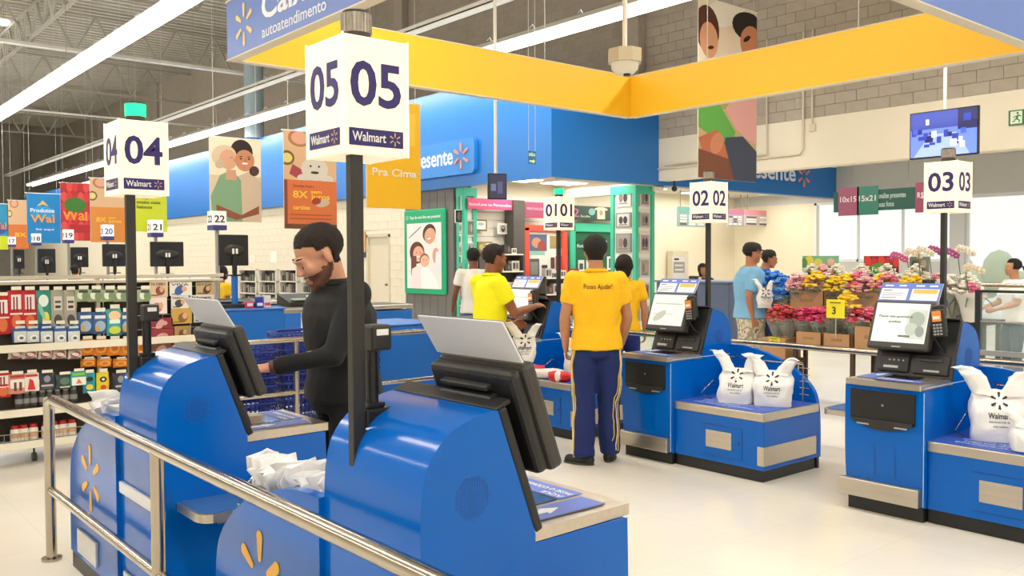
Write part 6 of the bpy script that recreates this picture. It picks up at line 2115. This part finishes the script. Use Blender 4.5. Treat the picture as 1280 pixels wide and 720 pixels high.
# hanging green banner beneath gray wall
a, b2 = pix(1042, 262, 0, 17.2), pix(1160, 242, 0, 17.2)
t = thing('hanging_sign', 'long dark green hanging sign about personalised gifts', 'sign', (17.2, a.y, a.z - .06))
w = a.y - b2.y
MB().box(0, .05, -w, 0, 0, .42).build('board', M('#2e5a50', .5), t)
text('Personalize presentes', .15, flat('#c8d8d0'), plane_at('x-', (-.003, -w * .42, .24)), t, 'lettering', .01, w * .36)
text('com suas fotos', .15, flat('#c8d8d0'), plane_at('x-', (-.003, -w * .42, .07)), t, 'lettering', .01, w * .24)
burst(.14, flat('#d8a0a0'), plane_at('x-', (-.003, -w * .36, .21)), t, 'burst_emblem', .004, .22)
for k, (yy, c, s_) in enumerate(((.06, '#a05870', '10x15'), (.27, '#3f7f6c', '15x21'), (.88, '#9c4a60', 'R$ 0,59'))):
    MB().box(-.02, 0, -w * yy - .45, -w * yy, -.08, .5).build('price_tile', M(c, .5), t)
    text(s_, .16, flat('#f0e6e6'), plane_at('x-', (-.024, -w * yy - .04, .2)), t, 'lettering', .01, .36)
for yy in (.2, .8):
    MB().cyl((.02, -w * yy, .4), (.02, -w * yy, 3.9 - a.z + .06), .008, n=6).build('rod', SIL, t)
# exit zone ceiling tube lights
for k, (x0, y0) in enumerate(((15.6, 7.6), (15.6, 4.6))):
    t = thing('ceiling_tube', ('slim ceiling tube behind the television', 'slim ceiling tube at the right edge')[k], 'ceiling light', (x0, y0, 3.55))
    MB().rbox(-.04, .04, -1.0, 1.0, 0, .05, .01).build('housing', FIXT, t)
    MB().cyl((0, -.98, -.02), (0, .98, -.02), .025, n=8).build('tube', TUBE, t)
    for y in (-.8, .8):
        MB().cyl((0, y, .05), (0, y, .36), .006, n=5).build('hanger_rod', SIL, t)
# glass fence and trolley at right
t = thing('glass_fence', 'black-framed glass fence panel behind kiosk 03', 'fence', (7.3, 3.0, 0))
BF = M('#1a2228', .4)
for y in (0, -1.5, -3.0):
    MB().box(-.02, .02, y - .02, y + .02, 0, 1.33).build('post', BF, t)
MB().box(-.015, .015, -3, 0, 1.31, 1.33).build('top_bar', BF, t)
MB().box(-.015, .015, -3, 0, 1.08, 1.09).build('middle_bar', SIL, t)
MB().box(-.02, .02, -3, 0, .82, .86).build('bottom_bar', SIL, t)
MB().box(-.004, .004, -3, 0, .1, 1.3).build('glass_panel', glass('#cfe6e2', .14), t)
ralong('handrail', 'brushed rail beyond the glass fence at the right edge', [(9.6, 4.05, 1.30), (9.6, 0, 1.30)], 0, [(9.6, 4.0), (9.6, 1.5)], .022)
t = thing('shopping_trolley', 'blue shopping trolley pushed by the woman in white', 'trolley', (11.1, 5.05, 0), math.radians(52))
TB = M('#27446e', .5)
mb = MB()
for i in range(6):
    f = i / 5
    z = .45 + .45 * f
    x1, y0_, y1_ = .2 + .06 * f, -.32 + .0 * f, .35 + .12 * f
    mb.tube([(-x1, y0_, z), (x1, y0_, z), (x1, y1_, z), (-x1, y1_, z)], .007, 4, False, True)
for i in range(9):
    u = -1 + i / 4
    mb.tube([(u * .2, .35, .45), (u * .26, .47, .9)], .005, 4, False).tube([(u * .2, -.32, .45), (u * .26, -.32, .9)], .005, 4, False)
for i in range(12):
    v_ = -.32 + i * .06
    for s_ in (-1, 1):
        mb.tube([(s_ * .2, v_, .45), (s_ * .26, v_ * 1.1, .9)], .005, 4, False)
mb.box(-.2, .2, -.32, .35, .445, .455)
mb.build('basket', TB, t)
MB().tube([(-.24, -.38, 1.0), (.24, -.38, 1.0)], .016, 8).build('handle', M('#2a62b8', .4), t)
MB().tube([(-.22, -.38, 1.0), (-.22, -.34, .5), (-.22, -.3, .16), (-.18, .4, .14)], .012, 6).tube([(.22, -.38, 1.0), (.22, -.34, .5), (.22, -.3, .16), (.18, .4, .14)], .012, 6).build('frame', CHROME, t)
for x, y in ((-.22, -.3), (.22, -.3), (-.18, .4), (.18, .4)):
    MB().cyl((x - .015, y, .06), (x + .015, y, .06), .06, n=14).cyl((x, y, .06), (x, y, .16), .01, n=6).build('wheel', BLACK, t)

# ================================================================ labels of look-alikes: told apart by their order in view
def px_of(o):
    bpy_loc = o.matrix_world.translation if o.parent else o.location
    d = Vector(bpy_loc) - EYE
    return 640 + F_PX * d.dot(RIGHT) / max(.1, d.dot(FWD))


same = {}
for o in bpy.data.objects:
    if o.parent is None and o.get('label') and o.get('group'):
        same.setdefault((o['group'], o['label']), []).append(o)
for (g, l), os_ in same.items():
    if len(os_) > 1:
        os_.sort(key=px_of)
        for i, o in enumerate(os_):
            w_ = ('leftmost of them' if i == 0 else 'rightmost of them' if i == len(os_) - 1 else ORD[i + 1] + ' from left')
            o['label'] = l + ', ' + w_
